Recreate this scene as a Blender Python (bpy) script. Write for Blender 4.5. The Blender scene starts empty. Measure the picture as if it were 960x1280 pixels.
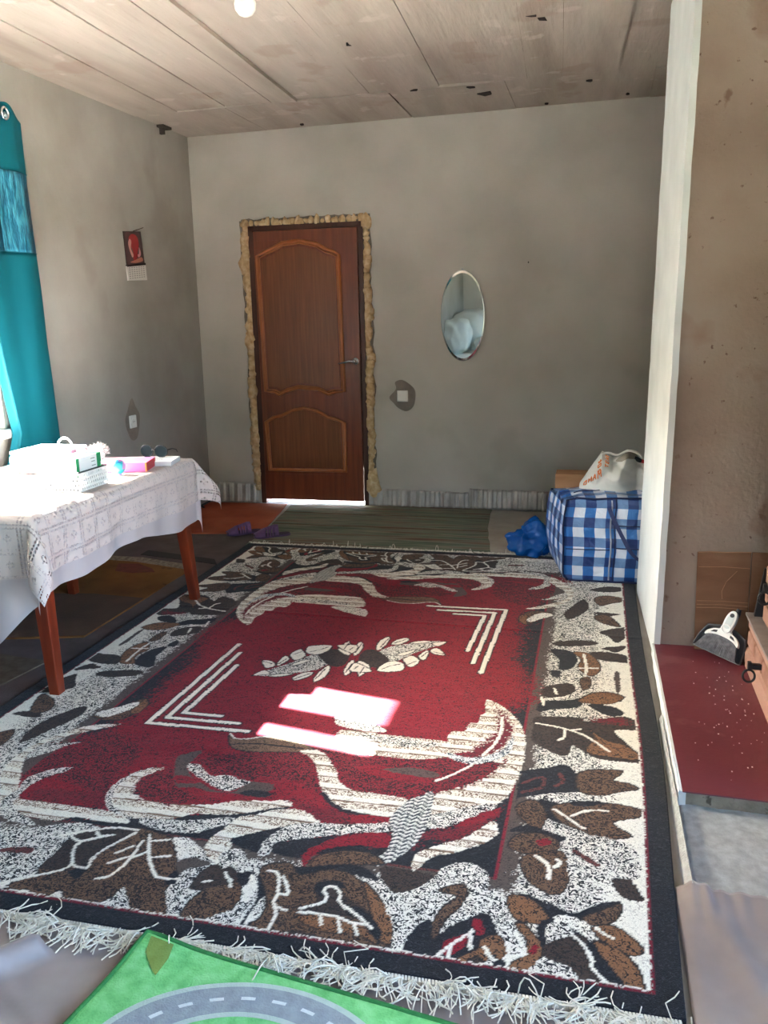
import bpy, bmesh, math, random
import numpy as np
from mathutils import Vector, Matrix, noise as mnoise

random.seed(7)
rng = np.random.default_rng(7)
S = bpy.context.scene
COL = S.collection

# ------------------------------------------------------------------ camera
CAM_H = 1.405672
FOCAL = 1086.864            # in pixels of the 960 x 1280 frame
YAW, PITCH, ROLL = -0.245622, 0.223141, -0.0212453
def camera():
    cy, sy, cp, sp = math.cos(YAW), math.sin(YAW), math.cos(PITCH), math.sin(PITCH)
    f = Vector((sy*cp, cy*cp, -sp)); r = Vector((cy, -sy, 0)); u = r.cross(f)
    cr, sr = math.cos(ROLL), math.sin(ROLL)
    r2 = cr*r + sr*u; u2 = -sr*r + cr*u
    cam = bpy.data.cameras.new('camera'); o = bpy.data.objects.new('camera', cam); COL.objects.link(o)
    m = Matrix((r2, u2, -f)).transposed().to_4x4(); m.translation = (0, 0, CAM_H)
    o.matrix_world = m
    cam.sensor_fit = 'VERTICAL'; cam.sensor_height = 36; cam.sensor_width = 27
    cam.lens = FOCAL*36/1280; cam.clip_start = .05; cam.clip_end = 500
    S.camera = o
camera()

# ------------------------------------------------------------------ sky, sun, exposure
SUN_EL = math.atan(.812)
SUN_D = Vector((.984, -.178, -.812)).normalized()      # the way the sunlight travels
w = bpy.data.worlds.new('sky'); S.world = w; w.use_nodes = True
nt = w.node_tree; bg = nt.nodes['Background']
sk = nt.nodes.new('ShaderNodeTexSky'); sk.sky_type = 'NISHITA'; sk.sun_disc = False
sk.sun_elevation = SUN_EL; sk.sun_rotation = math.atan2(-.984, .178)
sk.air_density = 1.0; sk.dust_density = 4.5; sk.ozone_density = 1.0
nt.links.new(sk.outputs[0], bg.inputs[0]); bg.inputs[1].default_value = 3.0
sun = bpy.data.lights.new('sun', 'SUN'); sun.energy = 140; sun.angle = math.radians(.6); sun.color = (1, .98, .965)
so = bpy.data.objects.new('sun', sun); COL.objects.link(so); so.location = (-8, 3, 8)
so.rotation_euler = SUN_D.to_track_quat('-Z', 'Y').to_euler()
def portal(name, loc, rot, sx, sy):                     # light portals guide the sky light through the windows
    l = bpy.data.lights.new(name, 'AREA'); l.shape = 'RECTANGLE'; l.size = sx; l.size_y = sy
    l.cycles.is_portal = True
    o = bpy.data.objects.new(name, l); COL.objects.link(o); o.location = loc; o.rotation_euler = rot
portal('window_portal', (-3.24, 3.1, 1.5), (0, -math.pi/2, 0), 1.34, 1.6)
portal('window_portal', (.5, -2.52, 1.5), (math.pi/2, 0, 0), 1.7, 1.4)
portal('window_portal', (2.12, 1.1, 1.5), (0, math.pi/2, 0), 1.7, 2.5)
S.view_settings.view_transform = 'Standard'; S.view_settings.look = 'None'
S.view_settings.gamma = 1; S.view_settings.use_curve_mapping = False
S.view_settings.exposure = 1.48
S.cycles.use_denoising = True
S.cycles.max_bounces = 14; S.cycles.diffuse_bounces = 8; S.cycles.glossy_bounces = 5
S.cycles.transparent_max_bounces = 16; S.cycles.sample_clamp_indirect = 12.0
S.cycles.caustics_reflective = False; S.cycles.caustics_refractive = False

# ------------------------------------------------------------------ helpers
def lin(c):
    return tuple(((v/255)/12.92 if v/255 <= .04045 else ((v/255+.055)/1.055)**2.4) for v in c)
def setp(b, n, v):
    if n in b.inputs: b.inputs[n].default_value = v
def M(name, cols, rough=.7, scale=6., bump=0., bscale=60., metallic=0., spec=.4, stretch=(1,1,1), detail=6., spots=None, sheen=0., bdist=.01, pos=None, rot=(0,0,0)):
    """procedural material: noise through a colour ramp, optional dark spots, fine bump"""
    m = bpy.data.materials.new(name); m.use_nodes = True; t = m.node_tree; b = t.nodes['Principled BSDF']
    setp(b, 'Roughness', rough); setp(b, 'Metallic', metallic); setp(b, 'Specular IOR Level', spec)
    if sheen: setp(b, 'Sheen Weight', sheen)
    tc = t.nodes.new('ShaderNodeTexCoord'); mp = t.nodes.new('ShaderNodeMapping')
    mp.inputs['Scale'].default_value = stretch; mp.inputs['Rotation'].default_value = rot
    t.links.new(tc.outputs['Object'], mp.inputs[0])
    out = None
    if isinstance(cols[0], (int, float)): cols = [cols]
    if len(cols) == 1: b.inputs['Base Color'].default_value = (*lin(cols[0]), 1)
    else:
        n = t.nodes.new('ShaderNodeTexNoise'); n.inputs['Scale'].default_value = scale; n.inputs['Detail'].default_value = detail
        t.links.new(mp.outputs[0], n.inputs['Vector'])
        r = t.nodes.new('ShaderNodeValToRGB'); e = r.color_ramp.elements
        ps = pos or [.3+.4*i/(len(cols)-1) for i in range(len(cols))]
        e[0].position = ps[0]; e[0].color = (*lin(cols[0]), 1); e[1].position = ps[-1]; e[1].color = (*lin(cols[-1]), 1)
        for c, q in zip(cols[1:-1], ps[1:-1]):
            x = e.new(q); x.color = (*lin(c), 1)
        t.links.new(n.outputs['Fac'], r.inputs[0]); out = r.outputs[0]
        if spots:
            for sc, th, c, amt in spots:
                n2 = t.nodes.new('ShaderNodeTexNoise'); n2.inputs['Scale'].default_value = sc; n2.inputs['Detail'].default_value = 4
                t.links.new(tc.outputs['Object'], n2.inputs['Vector'])
                mr = t.nodes.new('ShaderNodeMapRange'); mr.inputs[1].default_value = th; mr.inputs[2].default_value = th+.05; mr.inputs[4].default_value = amt
                t.links.new(n2.outputs['Fac'], mr.inputs[0])
                mx = t.nodes.new('ShaderNodeMix'); mx.data_type = 'RGBA'
                t.links.new(mr.outputs[0], mx.inputs[0]); t.links.new(out, mx.inputs[6]); mx.inputs[7].default_value = (*lin(c), 1); out = mx.outputs[2]
        t.links.new(out, b.inputs['Base Color'])
    if bump:
        n = t.nodes.new('ShaderNodeTexNoise'); n.inputs['Scale'].default_value = bscale; n.inputs['Detail'].default_value = 5
        t.links.new(mp.outputs[0], n.inputs['Vector'])
        bp = t.nodes.new('ShaderNodeBump'); bp.inputs['Strength'].default_value = bump; bp.inputs['Distance'].default_value = bdist
        t.links.new(n.outputs['Fac'], bp.inputs['Height']); t.links.new(bp.outputs[0], b.inputs['Normal'])
    return m

class MB:
    """collects simple shapes into one mesh"""
    def __init__(s): s.v = []; s.f = []; s.uv = None
    def add(s, v, f):
        k = len(s.v); s.v += [tuple(p) for p in v]; s.f += [tuple(i+k for i in q) for q in f]; return s
    def box(s, a, b, m=None):
        (x0, y0, z0), (x1, y1, z1) = a, b
        v = [Vector(p) for p in ((x0,y0,z0),(x1,y0,z0),(x1,y1,z0),(x0,y1,z0),(x0,y0,z1),(x1,y0,z1),(x1,y1,z1),(x0,y1,z1))]
        if m: v = [m @ p for p in v]
        return s.add(v, [(0,3,2,1),(4,5,6,7),(0,1,5,4),(1,2,6,5),(2,3,7,6),(3,0,4,7)])
    def hexa(s, p):                                    # 8 corners, bottom ring then top ring
        return s.add(p, [(0,3,2,1),(4,5,6,7),(0,1,5,4),(1,2,6,5),(2,3,7,6),(3,0,4,7)])
    def tube(s, pts, r, n=8, closed=False, cap=True):
        pts = [Vector(p) for p in pts]; N = len(pts); rs = r if isinstance(r, (list, tuple)) else [r]*N
        rings = []; up = None
        for i, p in enumerate(pts):
            if closed: d = pts[(i+1) % N]-pts[i-1]
            else: d = pts[min(i+1, N-1)]-pts[max(i-1, 0)]
            if d.length < 1e-9: d = Vector((0,0,1))
            d.normalize()
            if up is None:
                up = d.orthogonal().normalized()
            up = (up-d*up.dot(d))
            if up.length < 1e-6: up = d.orthogonal()
            up.normalize(); q = d.cross(up)
            rings.append([p+rs[i]*(math.cos(2*math.pi*k/n)*up+math.sin(2*math.pi*k/n)*q) for k in range(n)])
        v = [p for rg in rings for p in rg]; f = []
        for i in range(N if closed else N-1):
            a = i*n; b = ((i+1) % N)*n
            for k in range(n): f.append((a+k, a+(k+1) % n, b+(k+1) % n, b+k))
        if cap and not closed: f += [tuple(reversed(range(n))), tuple((N-1)*n+k for k in range(n))]
        return s.add(v, f)
    def lathe(s, prof, n=20, m=None):
        v = []; f = []
        for r, z in prof:
            for k in range(n): v.append(Vector((r*math.cos(2*math.pi*k/n), r*math.sin(2*math.pi*k/n), z)))
        for i in range(len(prof)-1):
            for k in range(n): f.append((i*n+k, i*n+(k+1) % n, (i+1)*n+(k+1) % n, (i+1)*n+k))
        f += [tuple(reversed(range(n))), tuple((len(prof)-1)*n+k for k in range(n))]
        if m: v = [m @ p for p in v]
        return s.add(v, f)
    def prism(s, poly, h0, h1, plane='xy', off=0):
        """poly (a,b) extruded; xy: along z; xz: along y; yz: along x"""
        n = len(poly)
        def P(a, b, h): return (a, b, h) if plane == 'xy' else ((a, h, b) if plane == 'xz' else (h, a, b))
        v = [P(a, b, h0) for a, b in poly]+[P(a, b, h1) for a, b in poly]
        f = [tuple(reversed(range(n))), tuple(range(n, 2*n))]+[(i, (i+1) % n, n+(i+1) % n, n+i) for i in range(n)]
        return s.add(v, f)
    def grid(s, nx, ny, fn, thick=0):
        v = [Vector(fn(i/nx, j/ny)) for j in range(ny+1) for i in range(nx+1)]
        f = [(j*(nx+1)+i, j*(nx+1)+i+1, (j+1)*(nx+1)+i+1, (j+1)*(nx+1)+i) for j in range(ny) for i in range(nx)]
        return s.add(v, f)

def world_loc(o):
    p = Vector((0,0,0))
    while o: p += o.location; o = o.parent
    return p
def obj(name, mb, mat, parent=None, loc=None, smooth=False, bevel=0, solid=0, kind=None, recalc=True):
    """one mesh object from world-space shapes (shifted so that its origin is the parent's, or loc)"""
    me = bpy.data.meshes.new(name); base = world_loc(parent) if parent else Vector(loc or (0,0,0))
    me.from_pydata([tuple(Vector(p)-base) for p in mb.v], [], mb.f)
    if recalc:
        bm = bmesh.new(); bm.from_mesh(me); bmesh.ops.recalc_face_normals(bm, faces=bm.faces); bm.to_mesh(me); bm.free()
    for x in (mat if isinstance(mat, (list, tuple)) else [mat]): me.materials.append(x)
    if smooth: me.shade_smooth()
    o = bpy.data.objects.new(name, me); COL.objects.link(o)
    if parent: o.parent = parent
    else: o.location = base
    if bevel:
        md = o.modifiers.new('bevel', 'BEVEL'); md.width = bevel; md.segments = 2; md.limit_method = 'ANGLE'
    if solid:
        md = o.modifiers.new('thickness', 'SOLIDIFY'); md.thickness = solid; md.offset = 0
    if kind: o['kind'] = kind
    return o
def tag(o, label, cat, group=None):
    o['label'] = label; o['category'] = cat
    if group: o['group'] = group
    return o
def thing(name, label, cat, loc=(0,0,0), group=None):
    o = bpy.data.objects.new(name, None); COL.objects.link(o); o.location = loc; o.empty_display_size = .1
    return tag(o, label, cat, group)
def struct(name, mb, mat, **k):
    return obj(name, mb, mat, kind='structure', **k)
def spline(P, n=4, closed=True):
    N = len(P); out = []
    for i in range(N if closed else N-1):
        g = lambda k: P[k % N] if closed else P[min(max(k, 0), N-1)]
        a, b, c, d = (np.array(g(i+k), float) for k in (-1, 0, 1, 2))
        for k in range(n):
            t = k/n
            out.append(.5*((2*b)+(c-a)*t+(2*a-5*b+4*c-d)*t*t+(3*b-a-3*c+d)*t**3))
    if not closed: out.append(np.array(P[-1], float))
    return out
def smooth01(x, a, b):
    t = min(max((x-a)/(b-a), 0), 1); return t*t*(3-2*t)
def fbm(p, o=4):
    return mnoise.fractal(Vector(p), .9, 2.0, o)

# ------------------------------------------------------------------ the woven design of the big rug:
# (shape, yarn, stroke width mm, repeated by half turn, points in mm from the rug's centre)
RUG = [
('p','r',0,1,[-672,386,-652,-167,-651,-521,-653,-736,-736,-903,-779,-1100,-841,-1280,-563,-1288,-385,-1237,-94,-1210,246,-1219,436,-1056,626,-774,633,-314,578,-198,566,-31,571,324,563,695]),
('p','P',0,1,[-762,-1134,-811,-1055,-759,-991,-695,-895,-656,-783,-486,-894,-458,-1021,-450,-1129,-419,-1214,-514,-1200,-648,-1123]),
('p','K',0,1,[-178,-1243,-128,-1217,-23,-1174,55,-1136,134,-1116,81,-1157,38,-1203,11,-1254,-30,-1297,-143,-1311]),
('p','V',0,1,[-648,-743,-764,-787,-853,-934,-859,-1052,-831,-1148,-786,-1235,-717,-1298,-650,-1316,-576,-1327,-509,-1329,-463,-1300,-384,-1304,-295,-1293,-376,-1253,-515,-1251,-618,-1247,-680,-1246,-721,-1209,-765,-1135,-815,-1056,-838,-966,-797,-879,-724,-812]),
('p','G',0,1,[-815,-1056,-810,-1015,-767,-959,-768,-1033,-768,-1085,-772,-1118]),
('p','S',0,1,[-709,-897,-749,-906,-797,-937,-822,-977,-817,-1017,-776,-978,-743,-926]),
('p','S',0,1,[-637,-1048,-683,-1061,-721,-1101,-742,-1142,-728,-1199,-734,-1258,-717,-1298,-689,-1335,-634,-1355,-552,-1360,-676,-1290,-702,-1240,-703,-1206,-702,-1158,-678,-1111,-649,-1080]),
('p','Q',0,1,[-668,-1216,-693,-1180,-616,-1170,-510,-1165,-446,-1169,-416,-1219,-484,-1227,-590,-1239,-664,-1241]),
('p','r',0,1,[-691,-1144,-662,-1123,-510,-1165,-529,-1177,-614,-1173,-691,-1174]),
('p','V',0,1,[-344,-991,-385,-1000,-423,-1033,-444,-1080,-443,-1140,-425,-1193,-390,-1240,-344,-1263,-278,-1267,-191,-1253,-130,-1212,-43,-1199,24,-1169,70,-1144,127,-1116,100,-1091,37,-1107,-44,-1124,-112,-1158,-223,-1179,-290,-1176,-336,-1163,-374,-1125,-386,-1086,-376,-1042]),
('p','S',0,1,[-381,-995,-423,-1033,-438,-1079,-450,-1129,-437,-1184,-404,-1233,-359,-1260,-301,-1272,-347,-1253,-399,-1210,-424,-1159,-435,-1097,-417,-1044]),
('p','P',0,1,[-338,-996,-376,-1042,-386,-1086,-374,-1125,-336,-1163,-290,-1176,-212,-1176,-161,-1149,-103,-1137,-181,-1108,-244,-1086,-301,-1014]),
('p','S',0,1,[-284,-1268,-220,-1259,-127,-1246,-38,-1211,1,-1223,-45,-1263,-99,-1302,-181,-1309,-243,-1297]),
('p','G',0,1,[-336,-931,-316,-887,-276,-865,-280,-946,-263,-993,-217,-1033,-143,-1077,-100,-1085,-67,-1073,-45,-1015,24,-1007,34,-1052,-43,-1082,-120,-1098,-195,-1079,-261,-1080]),
('p','r',0,1,[-289,-1024,-234,-1025,-195,-1050,-229,-1063,-270,-1062]),
('p','r',0,1,[-214,-1094,-162,-1093,-60,-1088,-33,-1105,-109,-1122,-176,-1118]),
('p','K',0,1,[-50,-1081,-32,-1062,16,-1053,47,-1069,17,-1089,-27,-1089]),
('p','S',0,1,[-283,-953,-252,-946,-219,-972,-176,-1006,-129,-990,-75,-1007,-45,-1015,-64,-1049,-96,-1079,-153,-1056,-207,-1025,-260,-986]),
('p','P',0,1,[-180,-859,-96,-841,-20,-819,33,-815,83,-838,126,-888,165,-978,201,-1039,137,-1019,94,-986,17,-990,-31,-1001,-64,-1001,-125,-983,-172,-999,-218,-959,-254,-927,-238,-871]),
('p','r',0,1,[-30,-1004,44,-991,124,-998,104,-1014,26,-1013]),
('p','Q',0,1,[97,-1084,160,-1068,243,-1097,361,-1134,368,-1158,233,-1177,177,-1137,128,-1099]),
('p','r',0,1,[122,-1067,173,-1068,243,-1097,211,-1109,156,-1093]),
('p','P',0,1,[35,-738,94,-747,169,-767,269,-787,428,-787,504,-847,625,-822,688,-833,703,-743,602,-751,713,-840,673,-907,558,-942,500,-988,351,-1002,276,-1001,218,-943,192,-887,142,-813]),
('p','P',0,1,[217,-791,314,-777,414,-783,511,-744,540,-764,606,-776,703,-717,687,-772,642,-855,583,-914,521,-939,476,-988,354,-1013,276,-1001,211,-908]),
('p','r',0,1,[250,-862,309,-837,416,-853,500,-896,461,-916,378,-909,312,-899]),
('p','G',0,1,[333,-857,424,-832,510,-846,497,-879,421,-876]),
('p','T',0,1,[-237,-728,-209,-759,-159,-756,-104,-731,-25,-729,39,-752,85,-784,31,-809,-33,-822,-112,-835,-171,-830,-211,-796]),
('l','C',6,1,[-235,-728,-205,-759,-160,-754,-105,-728,-26,-726,38,-749]),
('l','K',7,1,[-201,-801,-120,-781,-35,-781,49,-782]),
('p','V',0,1,[42,-800,91,-783,129,-802,170,-859,200,-904,222,-954,260,-987,301,-999,351,-1002,451,-1015,440,-1097,381,-1120,308,-1113,267,-1097,228,-1067,193,-1024,156,-956,129,-887,87,-831]),
('l','K',16,1,[194,-1030,230,-1074,276,-1106,358,-1120]),
('p','V',0,1,[-7,-1253,16,-1207,64,-1161,121,-1133,177,-1137,220,-1174,146,-1200,95,-1241,19,-1272]),
('p','N',0,1,[84,-507,156,-525,284,-600,240,-624,111,-597]),
('p','V',0,1,[129,-632,277,-631,452,-639,613,-641,591,-673,557,-707,506,-718,517,-742,413,-779,314,-777,213,-778,163,-747]),
('p','S',0,1,[190,-649,281,-645,386,-652,489,-660,461,-686,364,-706,293,-693]),
('p','V',0,1,[588,-292,661,-351,721,-458,749,-571,755,-693,752,-796,737,-893,720,-958,656,-961,547,-950,621,-883,681,-773,664,-738,595,-700,505,-635,507,-565,547,-557,555,-492,581,-484,584,-423,598,-396]),
('p','P',0,1,[546,-801,667,-757,705,-717,690,-771,642,-855,583,-914,521,-939,482,-958,512,-894]),
('p','Q',0,1,[619,-334,658,-392,694,-464,699,-523,695,-611,658,-687,623,-714,560,-727,602,-657,638,-579,655,-456]),
('l','C',11,1,[658,-424,666,-530,656,-618,628,-706]),
('p','Y',0,1,[709,-551,714,-634,698,-698,653,-747,605,-770,552,-761,512,-730,518,-709,573,-731,635,-711,681,-662,700,-595]),
('l','C',10,1,[605,-770,564,-834,509,-894]),
('p','r',0,1,[311,-1124,420,-1114,422,-1144,322,-1163]),
('p','S',0,1,[325,-1172,379,-1156,425,-1143,428,-1180,368,-1202,334,-1205]),
('p','Q',0,1,[306,-1225,434,-1196,450,-1251,383,-1258,314,-1252]),
('p','r',0,1,[345,-1241,389,-1238,442,-1229,448,-1251,383,-1258]),
('p','S',0,1,[529,-1078,587,-1045,637,-992,657,-966,699,-979,697,-1012,647,-1064,598,-1114,543,-1151]),
('p','Q',0,1,[526,-1177,575,-1139,630,-1098,707,-999,719,-1028,695,-1084,640,-1164,584,-1194,530,-1197,531,-1256,510,-1261,521,-1208]),
('p','r',0,1,[608,-1107,708,-1004,711,-1030,672,-1079,632,-1112]),
('p','V',0,1,[699,-1073,718,-1089,721,-1137,687,-1191,620,-1242,571,-1270,549,-1318,532,-1340,522,-1289,531,-1259,577,-1215,630,-1175,668,-1129]),
('p','V',0,1,[534,-947,655,-950,718,-970,639,-1005,535,-1077,520,-1049]),
('p','Z',0,1,[456,-1008,486,-980,516,-962,530,-1099,526,-1179,507,-1248,472,-1309,442,-1338,412,-1335,432,-1300,448,-1251,443,-1186,422,-1132,433,-1067]),
('p','V',0,1,[30,-1184,166,-1155,234,-1182,151,-1214,88,-1252,45,-1290,31,-1326,44,-1409,25,-1417,-24,-1379,-39,-1327,-23,-1271,-7,-1212]),
('p','K',0,1,[22,-1319,46,-1280,108,-1243,169,-1200,226,-1193,140,-1280,114,-1332,115,-1350]),
('p','K',0,1,[138,-1336,157,-1295,246,-1252,290,-1248,234,-1302,237,-1346]),
('p','S',0,1,[119,-1358,112,-1314,122,-1264,160,-1207,234,-1182,314,-1173,424,-1153,431,-1181,376,-1191,295,-1228,204,-1266,146,-1297,145,-1352,126,-1363]),
('p','r',0,1,[256,-1385,239,-1350,238,-1314,266,-1281,290,-1248,379,-1200,434,-1193,444,-1234,393,-1254,311,-1280,275,-1307,260,-1345]),
('p','B',0,1,[263,-1371,280,-1323,342,-1292,402,-1288,454,-1321,415,-1338,359,-1350,314,-1377]),
('p','S',0,1,[-656,-1430,-626,-1418,-536,-1365,-436,-1323,-363,-1338,-418,-1389,-429,-1475,-418,-1534,-483,-1607,-503,-1627]),
('p','M',0,1,[-580,-1480,-542,-1462,-491,-1456,-487,-1478,-538,-1485,-571,-1492]),
('p','B',0,1,[-452,-1640,-453,-1600,-413,-1558,-423,-1527,-418,-1464,-418,-1389,-363,-1338,-265,-1312,-214,-1316,-151,-1332,-104,-1387,-59,-1465,-45,-1504,-55,-1538,-24,-1593,5,-1653,12,-1676,-40,-1677,-72,-1655,-106,-1634,-146,-1574,-160,-1569,-172,-1595,-199,-1631,-241,-1644,-285,-1627,-311,-1601,-336,-1627,-368,-1630,-403,-1613,-427,-1635]),
('p','D',0,1,[-423,-1527,-418,-1464,-418,-1389,-360,-1342,-257,-1316,-289,-1399,-305,-1462,-298,-1501,-345,-1501,-364,-1527]),
('p','K',0,1,[-341,-1526,-307,-1506,-292,-1511,-296,-1541,-306,-1552]),
('p','K',0,1,[-75,-1510,-64,-1450,-53,-1408,-31,-1442,-38,-1519]),
('l','C',9,1,[-473,-1604,-402,-1556,-356,-1521,-350,-1493,-381,-1437,-375,-1399,-314,-1357]),
('l','C',9,1,[-345,-1501,-302,-1505,-307,-1458,-289,-1399,-253,-1334]),
('l','C',9,1,[-255,-1320,-332,-1326,-391,-1354,-454,-1392]),
('l','C',9,1,[-418,-1389,-386,-1401,-347,-1383]),
('l','C',9,1,[-363,-1353,-344,-1368,-309,-1356]),
('l','C',9,1,[-215,-1365,-208,-1445,-211,-1481,-225,-1526,-251,-1540]),
('l','C',9,1,[-254,-1473,-218,-1439]),
('l','C',9,1,[-259,-1429,-227,-1391]),
('l','C',9,1,[-210,-1335,-167,-1419,-116,-1486,-91,-1502,-44,-1496]),
('l','C',9,1,[-191,-1359,-144,-1345]),
('l','C',9,1,[-153,-1429,-110,-1411]),
('l','C',9,1,[-205,-1440,-176,-1407]),
('p','S',0,1,[-50,-1537,-31,-1509,-20,-1465,15,-1491,26,-1560,59,-1627,29,-1630,3,-1639]),
('p','N',0,1,[-138,-1334,-87,-1328,-25,-1389,-50,-1403,-78,-1418,-109,-1379]),
('p','G',0,1,[-80,-1436,-48,-1407,13,-1416,-25,-1454,-46,-1479]),
('p','S',0,1,[-167,-1617,-168,-1555,-146,-1574,-110,-1627,-160,-1634]),
('p','S',0,1,[-41,-1511,-37,-1452,-3,-1453,-4,-1519,34,-1519,30,-1589,15,-1622]),
('p','B',0,1,[24,-1620,26,-1560,37,-1526,2,-1522,1,-1461,27,-1421,80,-1427,126,-1483,142,-1535,134,-1589,112,-1608,64,-1626]),
('p','D',0,1,[2,-1522,1,-1461,27,-1421,80,-1427,115,-1470,76,-1494,44,-1517]),
('l','C',9,1,[64,-1447,90,-1475,100,-1497]),
('l','C',8,1,[24,-1493,45,-1485]),
('p','S',0,1,[52,-1433,20,-1388,31,-1354,75,-1349,113,-1433,70,-1390]),
('p','K',0,1,[95,-1449,110,-1433,140,-1431,131,-1494]),
('p','S',0,1,[133,-1441,157,-1460,175,-1512,181,-1578,164,-1611,145,-1636,76,-1641,109,-1601,147,-1571,149,-1525,132,-1498,143,-1484]),
('p','C',0,1,[133,-1442,155,-1461,169,-1498,163,-1545,147,-1526,132,-1498,143,-1484]),
('p','K',0,1,[147,-1429,179,-1456,195,-1508,188,-1570,187,-1627,184,-1655,178,-1608,183,-1563,178,-1512]),
('p','K',0,1,[211,-1382,255,-1381,314,-1360,385,-1345,446,-1374,452,-1397,386,-1386,320,-1380,266,-1412]),
('p','B',0,1,[146,-1413,178,-1380,220,-1376,256,-1414,319,-1376,386,-1386,454,-1444,501,-1494,532,-1552,554,-1627,541,-1658,476,-1670,388,-1657,351,-1632,343,-1664,315,-1667,265,-1624,245,-1662,207,-1664,196,-1625,217,-1578,199,-1507]),
('p','D',0,1,[292,-1547,327,-1502,303,-1445,353,-1418,402,-1478,461,-1510,484,-1562,440,-1544,351,-1542]),
('p','K',0,1,[303,-1445,352,-1414,384,-1435,372,-1446,344,-1440,330,-1463,347,-1498]),
('p','O',0,1,[299,-1567,353,-1548,422,-1548,477,-1571,513,-1617,455,-1596,370,-1601]),
('p','O',0,1,[424,-1411,463,-1442,508,-1500,532,-1552,539,-1611,502,-1593,466,-1509]),
('p','K',0,1,[417,-1498,469,-1523,514,-1583,499,-1600,450,-1542,425,-1525]),
('p','D',0,1,[272,-1629,324,-1611,396,-1622,469,-1646,543,-1610,554,-1634,521,-1669,452,-1668,351,-1632,315,-1667]),
('l','C',9,1,[170,-1416,199,-1422,223,-1486,232,-1538,267,-1549]),
('l','C',9,1,[235,-1545,250,-1571,251,-1627]),
('l','C',9,1,[216,-1431,245,-1474,248,-1496,226,-1493]),
('l','C',9,1,[299,-1553,332,-1546,392,-1547,435,-1559,473,-1558]),
('l','C',9,1,[299,-1538,351,-1497,333,-1455,355,-1442,376,-1461,387,-1497,437,-1530,486,-1569]),
('l','C',9,1,[353,-1548,366,-1581]),
('l','C',9,1,[399,-1553,417,-1598]),
('l','C',9,1,[440,-1561,457,-1596]),
('p','D',0,1,[453,-1339,591,-1347,560,-1398,521,-1429,489,-1421]),
('p','S',0,1,[490,-1467,512,-1432,547,-1432,578,-1485,611,-1506,588,-1533,569,-1598,559,-1645,543,-1610,532,-1552]),
('p','K',0,1,[612,-1510,578,-1555,568,-1637,575,-1676,618,-1678,643,-1651,663,-1584,695,-1530,723,-1461,686,-1469,649,-1505,644,-1555]),
('p','S',0,1,[561,-1401,588,-1359,601,-1315,627,-1288,667,-1275,700,-1290,721,-1314,728,-1369,716,-1410,722,-1454,698,-1487,657,-1525,644,-1555,637,-1543,648,-1498,676,-1464,683,-1417,682,-1379,660,-1364,631,-1374,606,-1403,578,-1413]),
('p','S',0,1,[582,-1458,614,-1417,647,-1406,646,-1433,622,-1461,609,-1493,587,-1483]),
('p','B',0,1,[611,-1402,641,-1372,670,-1366,682,-1395,673,-1449,648,-1498,633,-1571,619,-1533,631,-1459,658,-1415]),
('p','S',0,1,[740,-1367,761,-1378,776,-1420,799,-1466,801,-1534,790,-1549,767,-1508,753,-1469,725,-1475,730,-1437]),
('p','K',0,1,[633,-1597,659,-1538,724,-1464,753,-1476,779,-1538,800,-1560,797,-1615,746,-1629,698,-1663,633,-1666]),
('p','O',0,1,[633,-1666,679,-1650,699,-1614,730,-1582,735,-1548,769,-1527,790,-1549,802,-1585,788,-1613,768,-1593,750,-1628,713,-1648]),
('p','D',0,1,[703,-1638,733,-1600,753,-1615,756,-1639,732,-1653,710,-1654]),
('p','r',0,1,[709,-1492,726,-1485,741,-1527,724,-1537]),
('p','r',0,1,[653,-1579,689,-1548,705,-1535,703,-1581,669,-1621]),
('l','C',9,1,[635,-1653,654,-1612,691,-1558,713,-1526]),
('l','C',9,1,[673,-1620,672,-1582]),
('l','C',9,1,[717,-1585,711,-1540]),
('l','C',9,1,[747,-1572,764,-1600,787,-1607,802,-1585,794,-1548]),
('l','C',9,1,[637,-1653,664,-1689,682,-1697]),
('p','S',0,1,[751,-1634,768,-1599,782,-1639,771,-1659]),
('p','K',0,1,[773,-1617,796,-1606,806,-1663,792,-1655]),
('p','O',0,1,[806,-1663,805,-1616,833,-1579,837,-1532,806,-1485,823,-1474,854,-1509,871,-1538,872,-1576,850,-1630,819,-1663]),
('p','r',0,1,[845,-1570,852,-1542,863,-1546,858,-1573]),
('l','C',9,1,[808,-1512,825,-1542,837,-1575,804,-1598,804,-1664]),
('p','O',0,1,[777,-1389,820,-1376,855,-1403,881,-1441,878,-1469,837,-1471,799,-1459]),
('p','S',0,1,[788,-1348,835,-1322,923,-1335,990,-1336,990,-1366,935,-1404,877,-1375,818,-1358]),
('p','K',0,1,[789,-1364,839,-1376,888,-1396,936,-1414,995,-1365,1044,-1351,1037,-1400,1018,-1432,973,-1445,936,-1429,895,-1431,892,-1466,859,-1460,881,-1441,850,-1396]),
('p','B',0,1,[954,-1425,995,-1394,1042,-1355,1041,-1391,1023,-1431,973,-1449]),
('p','K',0,1,[856,-1474,901,-1458,956,-1487,996,-1530,996,-1586,955,-1625,933,-1594,885,-1580,869,-1539]),
('p','N',0,1,[895,-1431,950,-1433,973,-1456,987,-1493,956,-1487,928,-1459,901,-1458]),
('p','S',0,1,[874,-1477,910,-1456,938,-1484,939,-1530,915,-1567,887,-1547]),
('p','O',0,1,[978,-1455,1018,-1439,1053,-1458,1083,-1492,1091,-1512,1069,-1530,1039,-1524,996,-1491]),
('l','C',9,1,[987,-1456,1000,-1470,1027,-1484]),
('p','D',0,1,[878,-1537,938,-1490,974,-1503,992,-1581,1033,-1642,1073,-1673,1033,-1670,985,-1653,955,-1625,933,-1594,885,-1580]),
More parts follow.
